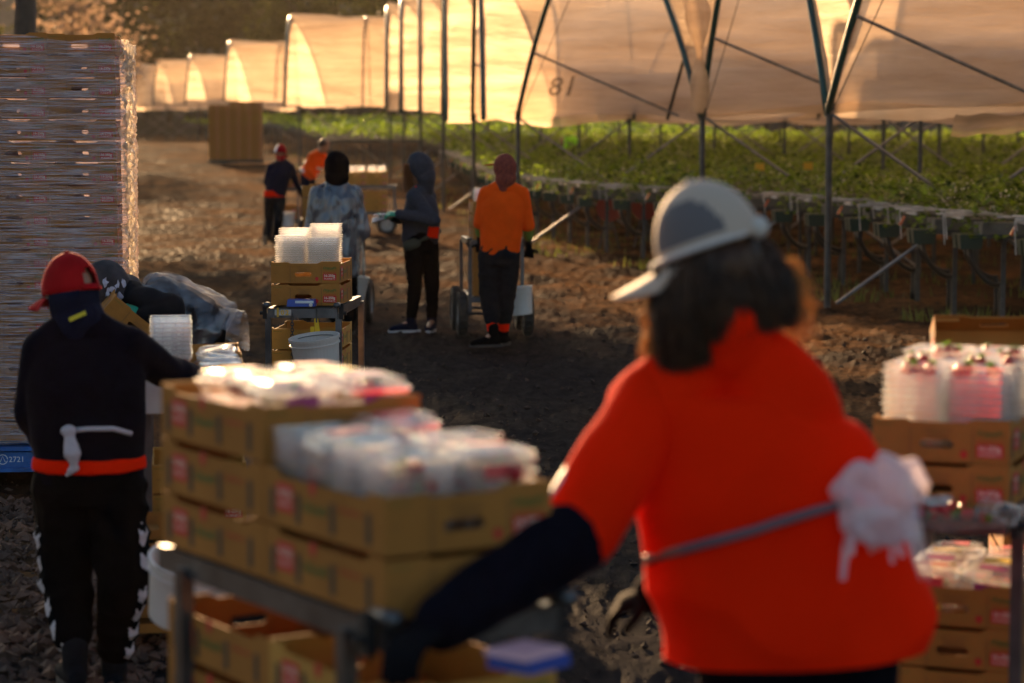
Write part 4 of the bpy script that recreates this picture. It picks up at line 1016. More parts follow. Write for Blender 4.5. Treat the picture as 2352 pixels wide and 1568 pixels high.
b2 = empty('scale_box', on2(-0.10, -0.60, Z2), R2+0.3); tag(b2, 'dark blue scale with a white label on the front of the right-hand trolley', 'scale')
mb = MB(); mb.box((0,0,0.028), (0.15,0.20,0.05), taper=0.93); mb.build('case', M['blue_box'], b2)
mb = MB(); mb.box((0.0,-0.05,0.0545), (0.10,0.06,0.003)); mb.build('paper_label', M['white_print'], b2)
tr2 = empty('tray', on2(0.07, -0.56, Z2-0.015), R2); tag(tr2, 'shallow clear tray of berries on the front ledge of the right-hand trolley', 'tray')
mb = MB(); mb.lathe([(0.001,0),(0.15,0),(0.18,0.05),(0.19,0.05)], (0,0,0), (0,0,1), 4); mb.build('shell', M['punnet'], tr2)
for b_ in range(16): strawberry(on2(0.07+rf.uniform(-.09,.09), -0.56+rf.uniform(-.08,.08), Z2+0.015), 0.9, 'small strawberry in the shallow clear tray on the right-hand trolley', 'strawberries in the shallow tray', rf.random()*6, 1.5)
chain(on2(-0.06, -0.52, Z2-0.05), on2(-0.10, -0.53, Z2-0.40), 22, 'dull steel chain dangling from the front of the right-hand trolley', r=0.014)
# --- left worker's trolley
R3 = math.radians(8); C3 = Vector((px2X(445, 9.5), 9.55, 0))
def on3(x, y, z): return loc2w(C3, R3, (x, y, z))
trolley(C3, R3+math.pi/2, 0.98, 0.38, 0.84, 0.35, 0.13, 'steel trolley pushed by the worker in the red cap', big=False, handle=-1)
for j in range(2):
    for k in range(1 if j == 0 else 1): carton(on3(0.0, -0.42+CL/2+j*(CL+0.003), 0.843), R3, '%s carton on top of the trolley of the red cap worker' % ['near','far'][j])
for k in range(2): carton(on3(0.0, -0.2, 0.353+k*(CH+0.001)), R3, '%s golden-lit carton on the low shelf of the trolley of the red cap worker' % ['lower','upper'][k], gold=True)
for iy in range(3):
    punnets(on3(-0.10, -0.32+iy*0.14, 0.93), R3, 9, 'clear punnet nested in a stack beside the elbow of the red cap worker, %s row' % ordn(iy+1), 'nested punnets beside the red cap worker %s' % ordn(iy+1), pitch=0.017)
for iy in range(5): clamshell(on3(0.085, -0.30+iy*0.13, 0.90), R3+rf.uniform(-.3,.3), 'loose clear punnet glinting %s from the front, right of the red cap worker' % ordn(iy+1), 'glinting punnets right of the red cap worker', [M['white_plastic']], (rf.uniform(-.3,.3), rf.uniform(-.3,.3)))
bucket(P(345, 945, 8.9), 0.10, 0.16, 'small pale bucket beside the hip of the red cap worker')
for k in range(4): carton(Vector((px2X(318, 8.85)+0.02, 8.95, 0.25+k*(CH+0.001)-0.24)), 0.12, '%s carton from the ground in the pile beside the leg of the red cap worker' % ordn(k+1), 'cartons on the ground beside the red cap worker')
# --- trolley of the man in orange
R4 = math.radians(6); C4 = Vector((px2X(1128, 21.9), 21.85, 0))
def on4(x, y, z): return loc2w(C4, R4, (x, y, z))
trolley(C4, R4+math.pi/2, 1.0, 0.46, 0.86, 0.36, 0.20, 'trolley with fat rubber wheels in front of the man in orange', big=True, handle=-1)
for k in range(4): carton(on4(-0.02, -0.18, 0.363+k*(CH+0.001)), R4, '%s carton from the bottom on the low shelf in front of the man in orange' % ordn(k+1), 'cartons low on the trolley of the man in orange')
for k in range(3): carton(on4(-0.02, -0.18, 0.863+k*(CH+0.001)), R4, '%s carton from the bottom on the top shelf in front of the man in orange' % ordn(k+1), 'cartons high on the trolley of the man in orange')
punnets(on4(-0.11, -0.30, 1.17), R4, 6, 'milky punnet of the little stack left of the man in orange', 'nested punnets left of the man in orange', pitch=0.02)
bucket(P(1197, 722, 20.75), 0.115, 0.24, 'white bucket hanging beside the right knee of the man in orange', tilt=(0, -0.1, 0))
# --- trolley of the person in the poncho
R5 = math.radians(-4); C5 = Vector((px2X(765, 22.9), 22.8, 0))
def on5(x, y, z): return loc2w(C5, R5, (x, y, z))
trolley(C5, R5+math.pi/2, 1.0, 0.46, 0.86, 0.36, 0.20, 'trolley with fat rubber wheels behind the poncho wearer', big=True, handle=-1)
for k in range(4): carton(on5(-0.05, -0.1, 0.863+k*(CH+0.001)), R5, '%s carton from the bottom on the trolley behind the poncho wearer' % ordn(k+1), 'cartons on the trolley behind the poncho wearer')
bucket(P(812, 692, 22.0), 0.11, 0.24, 'white bucket between the poncho wearer and the big tyre', tilt=(0, 0.15, 0))
# --- far trolleys
R6 = math.radians(-2); C6 = Vector((px2X(665, 39.8), 39.8, 0))
def on6(x, y, z): return loc2w(C6, R6, (x, y, z))
trolley(C6, R6+math.pi/2, 0.95, 0.40, 0.88, 0.36, 0.18, 'distant trolley held by the worker in the red and white cap', big=True, handle=-1)
for k in range(2): carton(on6(0, -0.15, 0.883+k*(CH+0.001)), R6, '%s carton on the distant trolley of the worker in the red and white cap' % ['lower','upper'][k])
for k in range(2): carton(on6(0, -0.15, 0.363+k*(CH+0.001)), R6, '%s low carton under the distant trolley of the worker in the red and white cap' % ['lower','upper'][k])
bucket(P(660, 520, 38.6), 0.12, 0.24, 'white bucket on the distant trolley beside the worker in navy')
C7 = Vector((px2X(845, 42.2), 42.2, 0)); R7 = 0.05
def on7(x, y, z): return loc2w(C7, R7, (x, y, z))
trolley(C7, R7, 1.0, 0.5, 0.86, 0.40, 0.18, 'distant trolley of golden-lit cartons beside the stooping hi-vis worker', big=True, handle=-1)
for c in range(2):
    carton(on7(-0.20+c*0.36, 0, 0.863), R7, '%s golden-lit carton on the top of the distant side-on trolley' % ['left','right'][c], gold=True)
    carton(on7(-0.20+c*0.36, 0, 0.863+CH+0.001), R7, '%s golden-lit carton second up on the top of the distant side-on trolley' % ['left','right'][c], gold=True)
    for k in range(3): carton(on7(-0.20+c*0.36, 0, 0.403+k*(CH+0.001)), R7, '%s golden-lit carton, %s up on the low shelf of the distant side-on trolley' % (['left','right'][c], ordn(k+1)), gold=True)
    for j in range(2): punnets(on7(-0.28+c*0.36+j*0.165, -0.15, 0.863+2*CH-0.03), R7, 5, 'pale punnet in the %s of four small stacks on the distant side-on trolley' % ordn(c*2+j+1), 'punnets on the distant side-on trolley %d' % (c*2+j), pitch=0.022)
mb = MB(); mb.ell(P(460,358,96), (0.35,0,0), (0,0.3,0), (0,0,0.12)); mb.ell(P(472,357,96), (0.15,0,0), (0,0.2,0), (0,0,0.09)); o = mb.build('crate_cover', mat('orange_cloth', (0.8,0.10,0.02), 0.6), smooth=True, origin=P(460,362,96)); tag(o, 'small orange red cover left on the ground by the distant stack', 'cover')
# ------------------------------------------------------------------ people
M['skin'] = mat('skin', (0.30,0.15,0.09), 0.5)
def lerp(a, b, t): return a+(b-a)*t
class Pose: pass
def pose(d, **k):
    """joints from photo position and depth: name=(px, py[, extra depth])"""
    p = Pose()
    for n_, v in k.items():
        setattr(p, n_, P(v[0], v[1], d+(v[2] if len(v) > 2 else 0)))
    return p
def head_axes(fwd, up=(0,0,1)):
    f = Vector(fwd).normalized(); u = Vector(up); u = (u-f*u.dot(f)).normalized(); r = f.cross(u); return f, u, r
def person(label, p, base, hf, hu=(0,0,1), k=1.0, torso=None, bare=True, voxel=0.013, face=True):
    """one continuous body: head with face, neck, torso, limbs"""
    f, u, r = head_axes(hf, hu); mb = MB(); h = p.head
    mb.ell(h+u*0.02*k, r*0.073*k, f*0.092*k, u*0.100*k)
    mb.ell(h-u*0.045*k+f*0.022*k, r*0.055*k, f*0.068*k, u*0.070*k)
    mb.capsule(h-u*0.01*k+f*0.085*k, 0.009*k, h-u*0.032*k+f*0.106*k, 0.014*k, 8)          # nose
    mb.capsule(h-u*0.062*k+f*0.083*k-r*0.016*k, 0.008*k, h-u*0.062*k+f*0.083*k+r*0.016*k, 0.008*k, 8)   # lips
    mb.ell(h-u*0.098*k+f*0.070*k, r*0.022*k, f*0.018*k, u*0.018*k, nu=8, nv=6)            # chin
    for s in (-1, 1):
        mb.ell(h+r*s*0.077*k-u*0.008*k-f*0.006*k, r*0.010*k, f*0.018*k, u*0.032*k, nu=8, nv=6)  # ears
        mb.ell(h+r*s*0.030*k+u*0.012*k+f*0.080*k, r*0.018*k, f*0.012*k, u*0.010*k, nu=8, nv=6)  # brow
    mb.capsule(h-u*0.07*k-f*0.015*k, 0.050*k, p.neck, 0.058*k)
    mb.capsule(p.sl, 0.052*k, p.neck, 0.055*k); mb.capsule(p.sr, 0.052*k, p.neck, 0.055*k)
    mid = (p.sl+p.sr)/2; w_ = (p.sr-p.sl)*0.5; pel = p.pelvis; hw = (p.hr-p.hl)*0.5
    ax = (mid-pel).normalized(); dep = w_.normalized().cross(ax)
    secs = []
    for t, a_, b_ in ((0.0,0.15,0.10),(0.25,0.145,0.10),(0.5,0.135,0.095),(0.75,0.155,0.11),(1.0,0.14,0.08)):
        wv = lerp(hw.normalized(), w_.normalized(), t); secs.append((lerp(pel, mid, t), wv*a_*k, dep*b_*k))
    mb.loft(secs, 20)
    for a, b, c in ((p.sl, p.el, p.wl), (p.sr, p.er, p.wr)):
        mb.capsule(a, 0.050*k, b, 0.038*k); mb.capsule(b, 0.038*k, c, 0.026*k)
    for a, b, c, t in ((p.hl, p.kl, p.al, p.tl), (p.hr, p.kr, p.ar, p.tr)):
        mb.capsule(a, 0.080*k, b, 0.052*k); mb.capsule(b, 0.050*k, c, 0.035*k); mb.capsule(c, 0.036*k, t, 0.028*k)
    me = remesh(mb, 'person', [M['skin']], voxel=voxel, it=3); base = Vector(base)
    me.transform(Matrix.Translation(-base)); o = bpy.data.objects.new('person', me); COL.objects.link(o); o.location = base
    tag(o, label, 'person'); o['_b'] = 1; del o['_b']
    # eyes
    for s in (-1, 1):
        e = MB(); e.ell(h+r*s*0.031*k-u*0.004*k+f*0.083*k-base, r*0.012*k, f*0.010*k, u*0.009*k, nu=10, nv=6); e.build('eye', mat('eye_white', (0.6,0.55,0.5), 0.2), o, smooth=True)
    return o
def top(root, p, m, secs, k=1.0, sleeve=1.0, ru=0.068, re=0.055, rw=0.045, voxel=0.012, wr=0.006, name='shirt', seed=1, neck_r=0.075, both=(1,1), it=5, wscale=8.0, dep_off=0.0, hood=None, cut=None):
    """garment: secs = (t along pelvis->shoulders (may be <0), half width, half depth, side shift, depth shift)"""
    mb = MB(); mid = (p.sl+p.sr)/2; w_ = (p.sr-p.sl); pel = p.pelvis; ax = (mid-pel).normalized(); wn = w_.normalized(); dep = wn.cross(ax).normalized()
    S = []
    for q in secs:
        t, a_, b_ = q[:3]; sx = q[3] if len(q) > 3 else 0; sy = q[4] if len(q) > 4 else 0
        c = lerp(pel, mid, t)+wn*sx+dep*sy; hw = lerp((p.hr-p.hl).normalized(), wn, max(0, min(1, t))); S.append((c, hw*a_*k, dep*b_*k))
    mb.loft(S, 28)
    mb.capsule(p.sl, ru*0.92*k, p.neck, neck_r*k); mb.capsule(p.sr, ru*0.92*k, p.neck, neck_r*k)
    for a, b, c, on in ((p.sl, p.el, p.wl, both[0]), (p.sr, p.er, p.wr, both[1])):
        if not on: continue
        if sleeve < 0.75:
            e = lerp(a, b, sleeve/0.5 if sleeve < 0.5 else 1.0); mb.capsule(a, ru*k, e, lerp(ru, re, 0.6)*k)
        else:
            mb.capsule(a, ru*k, b, re*k); mb.capsule(b, re*k, c, rw*k)
    if hood:
        for q in hood: mb.ell(*q)
    return blob_obj(mb, name, m, root, root.location, voxel=voxel, it=it, wr=wr, seed=seed, wscale=wscale, cut=cut)
def sleeves(root, p, m, r0=0.052, r1=0.045, r2=0.038, both=(1,1), t0=0.6, name='sleeve', wr=0.004, voxel=0.010):
    for a, b, c, on in ((p.sl, p.el, p.wl, both[0]), (p.sr, p.er, p.wr, both[1])):
        if on:
            mb = MB(); mb.capsule(lerp(a, b, t0), r0, b, r1); mb.capsule(b, r1, c, r2); blob_obj(mb, name, m, root, root.location, voxel=voxel, it=3, wr=wr, seed=3)
def pants(root, p, m, rh=0.105, rk=0.075, ra=0.060, hipw=0.17, hipd=0.125, voxel=0.012, wr=0.007, seed=5, up=0.16, cuff=0.06, name='trousers'):
    mb = MB(); mid = (p.sl+p.sr)/2; ax = (mid-p.pelvis).normalized(); hn = (p.hr-p.hl).normalized(); dep = hn.cross(ax).normalized()
    mb.loft([(p.pelvis-ax*0.10, hn*hipw*0.80, dep*hipd*0.9), (p.pelvis-ax*0.02, hn*hipw, dep*hipd), (p.pelvis+ax*up*0.6, hn*hipw*0.95, dep*hipd*0.95), (p.pelvis+ax*up, hn*hipw*0.86, dep*hipd*0.85)], 24)
    for a, b, c in ((p.hl, p.kl, p.al), (p.hr, p.kr, p.ar)):
        e = lerp(c, b, cuff/max(0.1, (b-c).length)); mb.capsule(a, rh, b, rk); mb.capsule(b, rk, e, ra)
    return blob_obj(mb, name, m, root, root.location, voxel=voxel, it=4, wr=wr, seed=seed, wscale=7.0, stretch=(1,1,1.7))
def shoes(root, p, m, sole, r=0.045, boot=0.0):
    for a, t in ((p.al, p.tl), (p.ar, p.tr)):
        d = Vector((t.x-a.x, t.y-a.y, 0)); d = d.normalized() if d.length > 0.01 else Vector((0,1,0)); zb = min(a.z, t.z)-r*0.9
        mb = MB(); s = Vector((-d.y, d.x, 0))
        mb.loft([(Vector((a.x,a.y,0))-d*0.06+Vector((0,0,zb+0.04)), s*0.030, Vector((0,0,0.035))), (Vector((a.x,a.y,0))-d*0.02+Vector((0,0,zb+0.05)), s*0.040, Vector((0,0,0.050))), (Vector((a.x,a.y,0))+d*0.08+Vector((0,0,zb+0.045)), s*0.045, Vector((0,0,0.042))), (Vector((a.x,a.y,0))+d*0.16+Vector((0,0,zb+0.035)), s*0.044, Vector((0,0,0.030))), (Vector((a.x,a.y,0))+d*0.20+Vector((0,0,zb+0.028)), s*0.028, Vector((0,0,0.018)))], 16)
        mb.capsule(Vector((a.x,a.y,zb+0.07)), 0.045, a+Vector((0,0,0.03+boot)), 0.048)
        sh = blob_obj(mb, 'shoe', m, root, root.location, voxel=0.009, it=2)
        mb = MB(); mb.loft([(Vector((a.x,a.y,zb+0.004))-d*0.075, s*0.034, d*0.01), (Vector((a.x,a.y,zb+0.012))-d*0.078, s*0.036, d*0.01)], 6)
        pts = []
        for q in range(20):
            an = 2*math.pi*q/20; pts.append((math.cos(an), math.sin(an)))
        c = Vector((a.x, a.y, zb))+d*0.06; b0 = [c+d*0.15*x+s*0.046*y for x, y in pts]; b1 = [v+Vector((0,0,0.022)) for v in b0]
        mb = MB(); mb.add([v-root.location for v in b0+b1], [tuple(reversed(range(20))), tuple(range(20,40))]+[(q, (q+1) % 20, 20+(q+1) % 20, 20+q) for q in range(20)])
        so_ = mb.build('sole', sole, sh)
def glove(root, wrist, fdir, back, m, k=1.0, curl=0.9, name='glove', voxel=0.0065, cuff=0.05, side=1):
    """hand: palm, four curled fingers of unequal length, thumb from the side. back = direction out of the back of the hand"""
    f = Vector(fdir).normalized(); b = Vector(back); b = (b-f*b.dot(f)).normalized(); s = f.cross(b)*side
    w = Vector(wrist); mb = MB()
    mb.capsule(w-f*cuff, 0.030*k, w+f*0.01*k, 0.026*k)
    mb.loft([(w, s*0.026*k, b*0.018*k), (w+f*0.04*k, s*0.038*k, b*0.017*k), (w+f*0.085*k, s*0.041*k, b*0.014*k)], 14)
    for q, (o, L_) in enumerate(((0.031,0.070),(0.011,0.078),(-0.010,0.072),(-0.030,0.058))):
        a = w+f*0.085*k+s*o*k; d = f.copy(); r = 0.0098*k
        for j in range(3):
            ang = curl*(0.55+0.12*q*0.5+0.15*j); d = (d*math.cos(ang)-b*math.sin(ang)*1.0).normalized(); e = a+d*L_*k*(0.42,0.32,0.26)[j]; mb.capsule(a, r, e, r*0.92, 8); a = e; r *= 0.92
            d = d.normalized()
            b_ = b
    a = w+f*0.025*k+s*0.036*k; d = (f*0.62+s*0.62-b*0.35).normalized(); e = a+d*0.042*k; mb.capsule(a, 0.013*k, e, 0.011*k, 8); d2_ = (f*0.85+s*0.05-b*0.55).normalized(); mb.capsule(e, 0.011*k, e+d2_*0.032*k, 0.0095*k, 8)
    return blob_obj(mb, name, m, root, root.location, voxel=voxel, it=2)
def cap(root, h, fwd, up, mats, k=1.0, brim=0.085, name='cap', opening=True, depth=0.10, panel=None, res=1):
    """baseball cap: six-panel dome with seam lines, curved peak, button, strap opening at the back"""
    f, u, r = head_axes(fwd, up); c = Vector(h)+u*0.028*k-root.location
    mb = MB(); nu, nv = 36*res, 10*res; vs = []; rx, ry, rz = 0.084*k, 0.104*k, 0.105*k
    for j in range(nv+1):
        ph = (math.pi/2)*(j/nv); drop = -0.030*k*(1-j/nv)
        for i_ in range(nu):
            a = 2*math.pi*i_/nu; se = 1-0.010*(abs(math.sin(3*a)) < 0.12); bl = 1.0
            vs.append(c+r*math.cos(a)*rx*math.cos(ph)**0.85*se+f*math.sin(a)*ry*math.cos(ph)**0.85*se+u*(rz*math.sin(ph)**0.95+drop))
    fs = []; ms = []
    for j in range(nv):
        for i_ in range(nu):
            a = 2*math.pi*(i_+0.5)/nu
            if opening and j < 4 and abs(((a-1.5*math.pi+math.pi) % (2*math.pi))-math.pi) < 0.40*(1-(j/4.0)**2) and j >= 1: continue
            q0 = j*nu+i_; q1 = j*nu+(i_+1) % nu; fs.append((q0, q1, q1+nu, q0+nu)); ms.append(1 if (panel and panel(a, j)) else 0)
    mb.v = [tuple(v) for v in vs]; mb.f = fs; mb.m = ms
    ml = list(mats) if isinstance(mats, (list, tuple)) else [mats]
    me = mb.mesh('cap', ml, True); o = bpy.data.objects.new(name, me); COL.objects.link(o); o.parent = root
    so_ = o.modifiers.new('thick', 'SOLIDIFY'); so_.thickness = 0.004
    mb = MB(); vs = []; nb = 16
    for layer in (0, 0.005):
        for t in (0.0, 0.35, 0.7, 1.0):
            for i_ in range(nb+1):
                a = math.pi*(0.10+0.80*i_/nb); x = math.cos(a); y = math.sin(a)
                ext = brim*k*t*(y**0.55)
                vs.append(c+r*(x*(rx+0.002)*(1+0.06*t))+f*(y*(ry+0.001)+ext)+u*(-0.030*k-0.018*k*t-0.028*k*abs(x)**2*(0.4+0.6*t)-layer))
    m_ = nb+1; fs = []
    for t in range(3):
        for i_ in range(nb): q0 = t*m_+i_; fs.append((q0, q0+1, q0+1+m_, q0+m_)); z0_ = 4*m_; fs.append((z0_+q0+m_, z0_+q0+1+m_, z0_+q0+1, z0_+q0))
    for i_ in range(nb): fs.append((3*m_+i_, 3*m_+i_+1, 7*m_+i_+1, 7*m_+i_))
    for t in range(3):
        for e_ in (0, nb): fs.append((t*m_+e_, (t+1)*m_+e_, 4*m_+(t+1)*m_+e_, 4*m_+t*m_+e_))
    mb.add(vs, fs); mb.build('peak', ml[-1] if len(ml) > 2 else ml[0], o, smooth=True)
    mb = MB(); mb.ell(c+u*rz*1.0, r*0.009*k, f*0.009*k, u*0.005*k, nu=8, nv=6); mb.build('button', ml[0], o)
    if opening:
        mb = MB(); pts = [c+r*math.cos(a)*(rx+0.003)+f*math.sin(a)*(ry+0.003)-u*0.024*k for a in [1.5*math.pi-0.45+0.1*q for q in range(10)]]; mb.tube(pts, 0.006*k, 6); mb.build('strap', ml[0], o, smooth=True)
    return o
def hood_blob(root, h, fwd, up, m, k=1.0, size=1.0, name='hood', neck=None, voxel=0.010, wr=0.006):
    f, u, r = head_axes(fwd, up); mb = MB(); h = Vector(h)
    mb.ell(h+u*0.022*k-f*0.02*k, r*0.094*k*size, f*0.105*k*size, u*0.118*k*size)
    mb.ell(h-u*0.07*k-f*0.03*k, r*0.088*k*size, f*0.085*k*size, u*0.09*k*size)
    if neck is not None: mb.capsule(h-u*0.09*k-f*0.02*k, 0.075*k*size, neck, 0.085*k*size)
    return blob_obj(mb, name, m, root, root.location, voxel=voxel, it=3, wr=wr, seed=2, cut=lambda v: (v-h).dot(f) > 0.058*k and -0.11*k < (v-h).dot(u) < 0.085*k and abs((v-h).dot(r)) < 0.066*k)
def strands(root, name, starts, m, thick=0.0016):
    mb = MB()
    for pts in starts:
        n_ = len(pts); mb.tube([Vector(q)-root.location for q in pts], [thick*(1-0.7*i_/(n_-1)) for i_ in range(n_)], 3, caps=False)
    return mb.build(name, m, root, smooth=True)
M['navy'] = mat('navy_cloth', (0.0035,0.0035,0.008), 0.9, var=0.2, scale=30, spec=0.05, sheen=0.03)
M['navy2'] = mat('navy_fleece', (0.006,0.009,0.024), 0.9, var=0.2, scale=20, spec=0.05, sheen=0.05)
M['black_cloth'] = mat('black_cloth', (0.0025,0.0025,0.003), 0.9, spec=0.05)
M['char'] = mat('charcoal_cloth', (0.009,0.010,0.013), 0.9, spec=0.08, var=0.2, scale=15)
M['grey_h'] = mat('grey_hoodie_cloth', (0.038,0.042,0.055), 0.95, var=0.12, scale=40, spec=0.08, sheen=0.08)
M['orange'] = mat('orange_shirt_cloth', (0.85,0.085,0.004), 0.8, spec=0.05, sheen=0.1, var=0.06, scale=10, trans=0.12)
M['redorange'] = mat('fluorescent_red_orange_cloth', (1.0,0.021,0.001), 0.85, spec=0.03, sheen=0.12, var=0.05, scale=6, trans=0.18)
M['redcap'] = mat('red_cap_cloth', (0.32,0.006,0.010), 0.85, spec=0.06, sheen=0.2, var=0.15, scale=12, trans=0.05)
M['sole'] = mat('pale_sole', (0.45,0.45,0.47), 0.6)
M['sole_d'] = mat('dark_sole', (0.02,0.02,0.02), 0.7)
M['glove_g'] = mat('green_glove', (0.01,0.30,0.17), 0.45)
M['glove_k'] = mat('black_glove', (0.004,0.004,0.006), 0.85, spec=0.08)
M['white_tie'] = mat('white_film_tie', (0.62,0.58,0.62), 0.4, trans=0.4)
PON = clear('poncho_film', (0.38,0.40,0.48), 0.24, gloss=0.30, rough=0.22, transl=0.55, bump=0.9, bscale=14, var=0.18)
# 1 ---- the woman in the foreground
d = 4.74
p = pose(d, head=(1632,606,-0.02), neck=(1668,790,0.0), sl=(1505,935,0.0), sr=(1830,935,-0.02), el=(1325,1225,-0.20), wl=(1015,1430,-0.50), er=(1790,1270,0.20), wr=(1510,1360,0.28), pelvis=(1828,1395,0), hl=(1740,1450,0.0), hr=(1925,1450,0.0), kl=(1740,1930,-0.02), kr=(1935,1930,0.02), al=(1745,2270,0.02), ar=(1945,2270,0.04), tl=(1700,2300,-0.12), tr=(1930,2300,-0.10))
for q in ('al','ar'): getattr(p, q).z = 0.09
p.tl = p.al+Vector((-0.10,0.12,-0.04)); p.tr = p.ar+Vector((-0.08,0.13,-0.04)); p.kl.z = 0.50; p.kr.z = 0.50
W1 = person('stout woman in a red orange shirt and white cap, back to the camera', p, (p.pelvis.x, d, 0), (-0.80,0.55,-0.22), (-0.10,0.05,1), 1.0, voxel=0.013)
sh = top(W1, p, M['redorange'], [(-0.55,0.262,0.19,-0.075,0),(-0.24,0.260,0.19,-0.030,0),(-0.1,0.266,0.195,-0.012,0),(0.1,0.276,0.19,0.0,0),(0.32,0.272,0.18,0.012,0),(0.6,0.262,0.165,0.028,0),(0.86,0.226,0.140,0.022,0),(1.05,0.150,0.105,0,0)], sleeve=0.0, k=0.985, voxel=0.011, wr=0.020, seed=2, ru=0.092, neck_r=0.074, both=(0,0), it=8, wscale=4.5, hood=[(P(1668,775,d-0.05), (0.075,0,0), (0,0.06,0), (0,0,0.080)), (P(1668,745,d-0.10), (0.055,0,0), (0,0.035,0), (0,0,0.050))], cut=(P(1830,1518,d-0.1), Vector((0.05,0.0,-1.0))))
mb = MB(); mb.capsule(p.sl, 0.088, lerp(p.sl, p.el, 0.55), 0.086); mb.capsule(lerp(p.sl, p.el, 0.55), 0.086, lerp(p.sl, p.el, 0.98), 0.080)
mb.capsule(p.sr, 0.078, p.er, 0.070)
nn_ = (p.el-p.sl).normalized(); blob_obj(mb, 'shirt_sleeve', M['redorange'], W1, W1.location, voxel=0.011, it=5, wr=0.007, seed=5, wscale=5)
mb = MB(); mb.capsule(lerp(p.sl, p.el, 0.9), 0.072, p.el, 0.075); mb.capsule(p.el, 0.075, lerp(p.el, p.wl, 0.6), 0.062); mb.capsule(lerp(p.el, p.wl, 0.6), 0.062, p.wl, 0.050)
blob_obj(mb, 'under_sleeve', M['navy'], W1, W1.location, voxel=0.011, it=4, wr=0.007, seed=8, wscale=6); mb = MB(); mb.capsule(p.er, 0.058, p.wr, 0.046); blob_obj(mb, 'under_sleeve', M['navy'], W1, W1.location, voxel=0.011, it=4, wr=0.007, seed=6, wscale=6)
mb = MB(); off = Vector((-0.068,-0.015,0.038))
mb.loft([(lerp(p.sl, p.el, t)+off*kk, nn_.cross(Vector((0,1,0)))*0.016, Vector((0,0.032,0))) for t, kk in ((0.38,0.75),(0.5,0.98),(0.75,1.0),(0.95,0.98))], 12); blob_obj(mb, 'sleeve_stripe', mat('reflective_grey', (0.45,0.44,0.44), 0.5), W1, W1.location, voxel=0.008, it=3)
glove(W1, p.wl, (p.wl-p.el), (-0.3,-0.4,0.8), M['glove_k'], k=1.05, curl=0.9, side=1)
glove(W1, p.wr, (p.wr-p.er), (0,-0.3,0.9), M['glove_k'], k=1.0, curl=0.9, side=-1)
pants(W1, p, M['navy'], rh=0.125, rk=0.095, ra=0.08, hipw=0.215, hipd=0.16, voxel=0.013)
shoes(W1, p, M['black_cloth'], M['sole_d'])
hf, hu = (-0.84,0.42,-0.34), (-0.10,0.05,1)
wc = cap(W1, p.head+Vector((0.0,0,0.028)), hf, hu, [mat('white_cap_cloth', (0.56,0.44,0.35), 0.7, trans=0.12), mat('grey_mesh_panel', (0.13,0.115,0.12), 0.8)], 1.06, brim=0.11, opening=False, panel=lambda a, j: j >= 2 and any((((a-a0+math.pi) % (2*math.pi)-math.pi)/0.85)**2+((j-2)/9.0)**2 < 1 for a0 in (math.pi-0.15, 0.15)), res=2)
mb = MB(); f_, u_, r_ = head_axes(hf, hu); mb.ell(p.head-f_*0.118+u_*0.035-W1.location, (0.020,0,0), (0,0.020,0), (0,0,0.022)); mb.build('toggle', M['white_plastic'], wc, smooth=True)
mb = MB(); pts = [p.head+u_*0.030+f_*math.sin(a)*0.114+r_*math.cos(a)*0.093-W1.location for a in [k_*2*math.pi/24 for k_ in range(25)]]; mb.tube(pts, 0.005, 8); mb.build('head_band', mat('pale_band', (0.60,0.58,0.58), 0.6), wc, smooth=True)
m_hair = mat('brown_hair', (0.022,0.009,0.004), 0.5, spec=0.3, col2=(0.06,0.025,0.010), scale=25)
m_hairg = mat('sunlit_hair_rim', (0.55,0.30,0.09), 0.5, trans=0.5)  # golden strands paint the sun's rim glow onto the brown hair
h_ = p.head
mb = MB(); mb.ell(h_+Vector((0.015,0.0,-0.01)), (0.095,0,0), (0,0.096,0), (0,0,0.09)); mb.ell(P(1655,685,d-0.0), (0.118,0,0), (0,0.080,0), (0,0,0.075)); mb.ell(P(1615,760,d-0.01), (0.070,0,0), (0,0.070,0), (0,0,0.070)); mb.ell(P(1725,695,d-0.02), (0.060,0,0.0), (0,0.060,0), (0,0,0.048))
hb = blob_obj(mb, 'hair', m_hair, W1, W1.location, voxel=0.010, it=10, wr=0.007, seed=9, wscale=14, stretch=(3,3,0.6))
rh_ = random.Random(4); L1 = []; L2 = []; L3 = []
for k_ in range(2600):
    a = rh_.uniform(-0.02, 1.02); sx_ = 1515+240*a; st = P(sx_+rh_.uniform(-8,8), 632-62*a+rh_.uniform(-25,25), d-0.085+0.075*abs(2*a-0.95)**2+rh_.uniform(-0.02,0.015))
    ey = 862-90*a+rh_.uniform(-40,12) if a < 0.35 else (772+rh_.uniform(-35,20) if a < 0.62 else 775-75*(a-0.62)+rh_.uniform(-45,10)); ex = 1540+240*a+max(0, a-0.6)*80+rh_.uniform(-16,16)
    en = P(ex, ey, d-0.115+0.07*abs(2*a-0.95)**2+rh_.uniform(-0.015,0.015)); wv = rh_.uniform(-0.012,0.012); bow = (a-0.45)*0.035
    L1.append([lerp(st, en, t)+Vector((bow*math.sin(t*3.14)+wv*math.sin(t*6+k_), -0.014*math.sin(t*3.14), 0)) for t in (0,0.2,0.4,0.6,0.8,1.0)])
for k_ in range(900):
    if k_ % 3: st = P(1517+rh_.uniform(-12,20), 640+rh_.random()*130, d+rh_.uniform(-0.02,0.06)); dx = rh_.uniform(-0.035, 0.03); drop = rh_.uniform(0.05, 0.17)
    else: st = P(1790+rh_.uniform(-15,35), 590+rh_.random()*100, d+rh_.uniform(-0.03,0.07)); dx = rh_.uniform(0.0, 0.055); drop = rh_.uniform(0.04, 0.12)
    (L2 if k_ % 3 else L3).append([st+Vector((dx*t+0.012*math.sin(t*6+k_), 0.01*t, -drop*t)) for t in (0,0.25,0.5,0.75,1.0)])
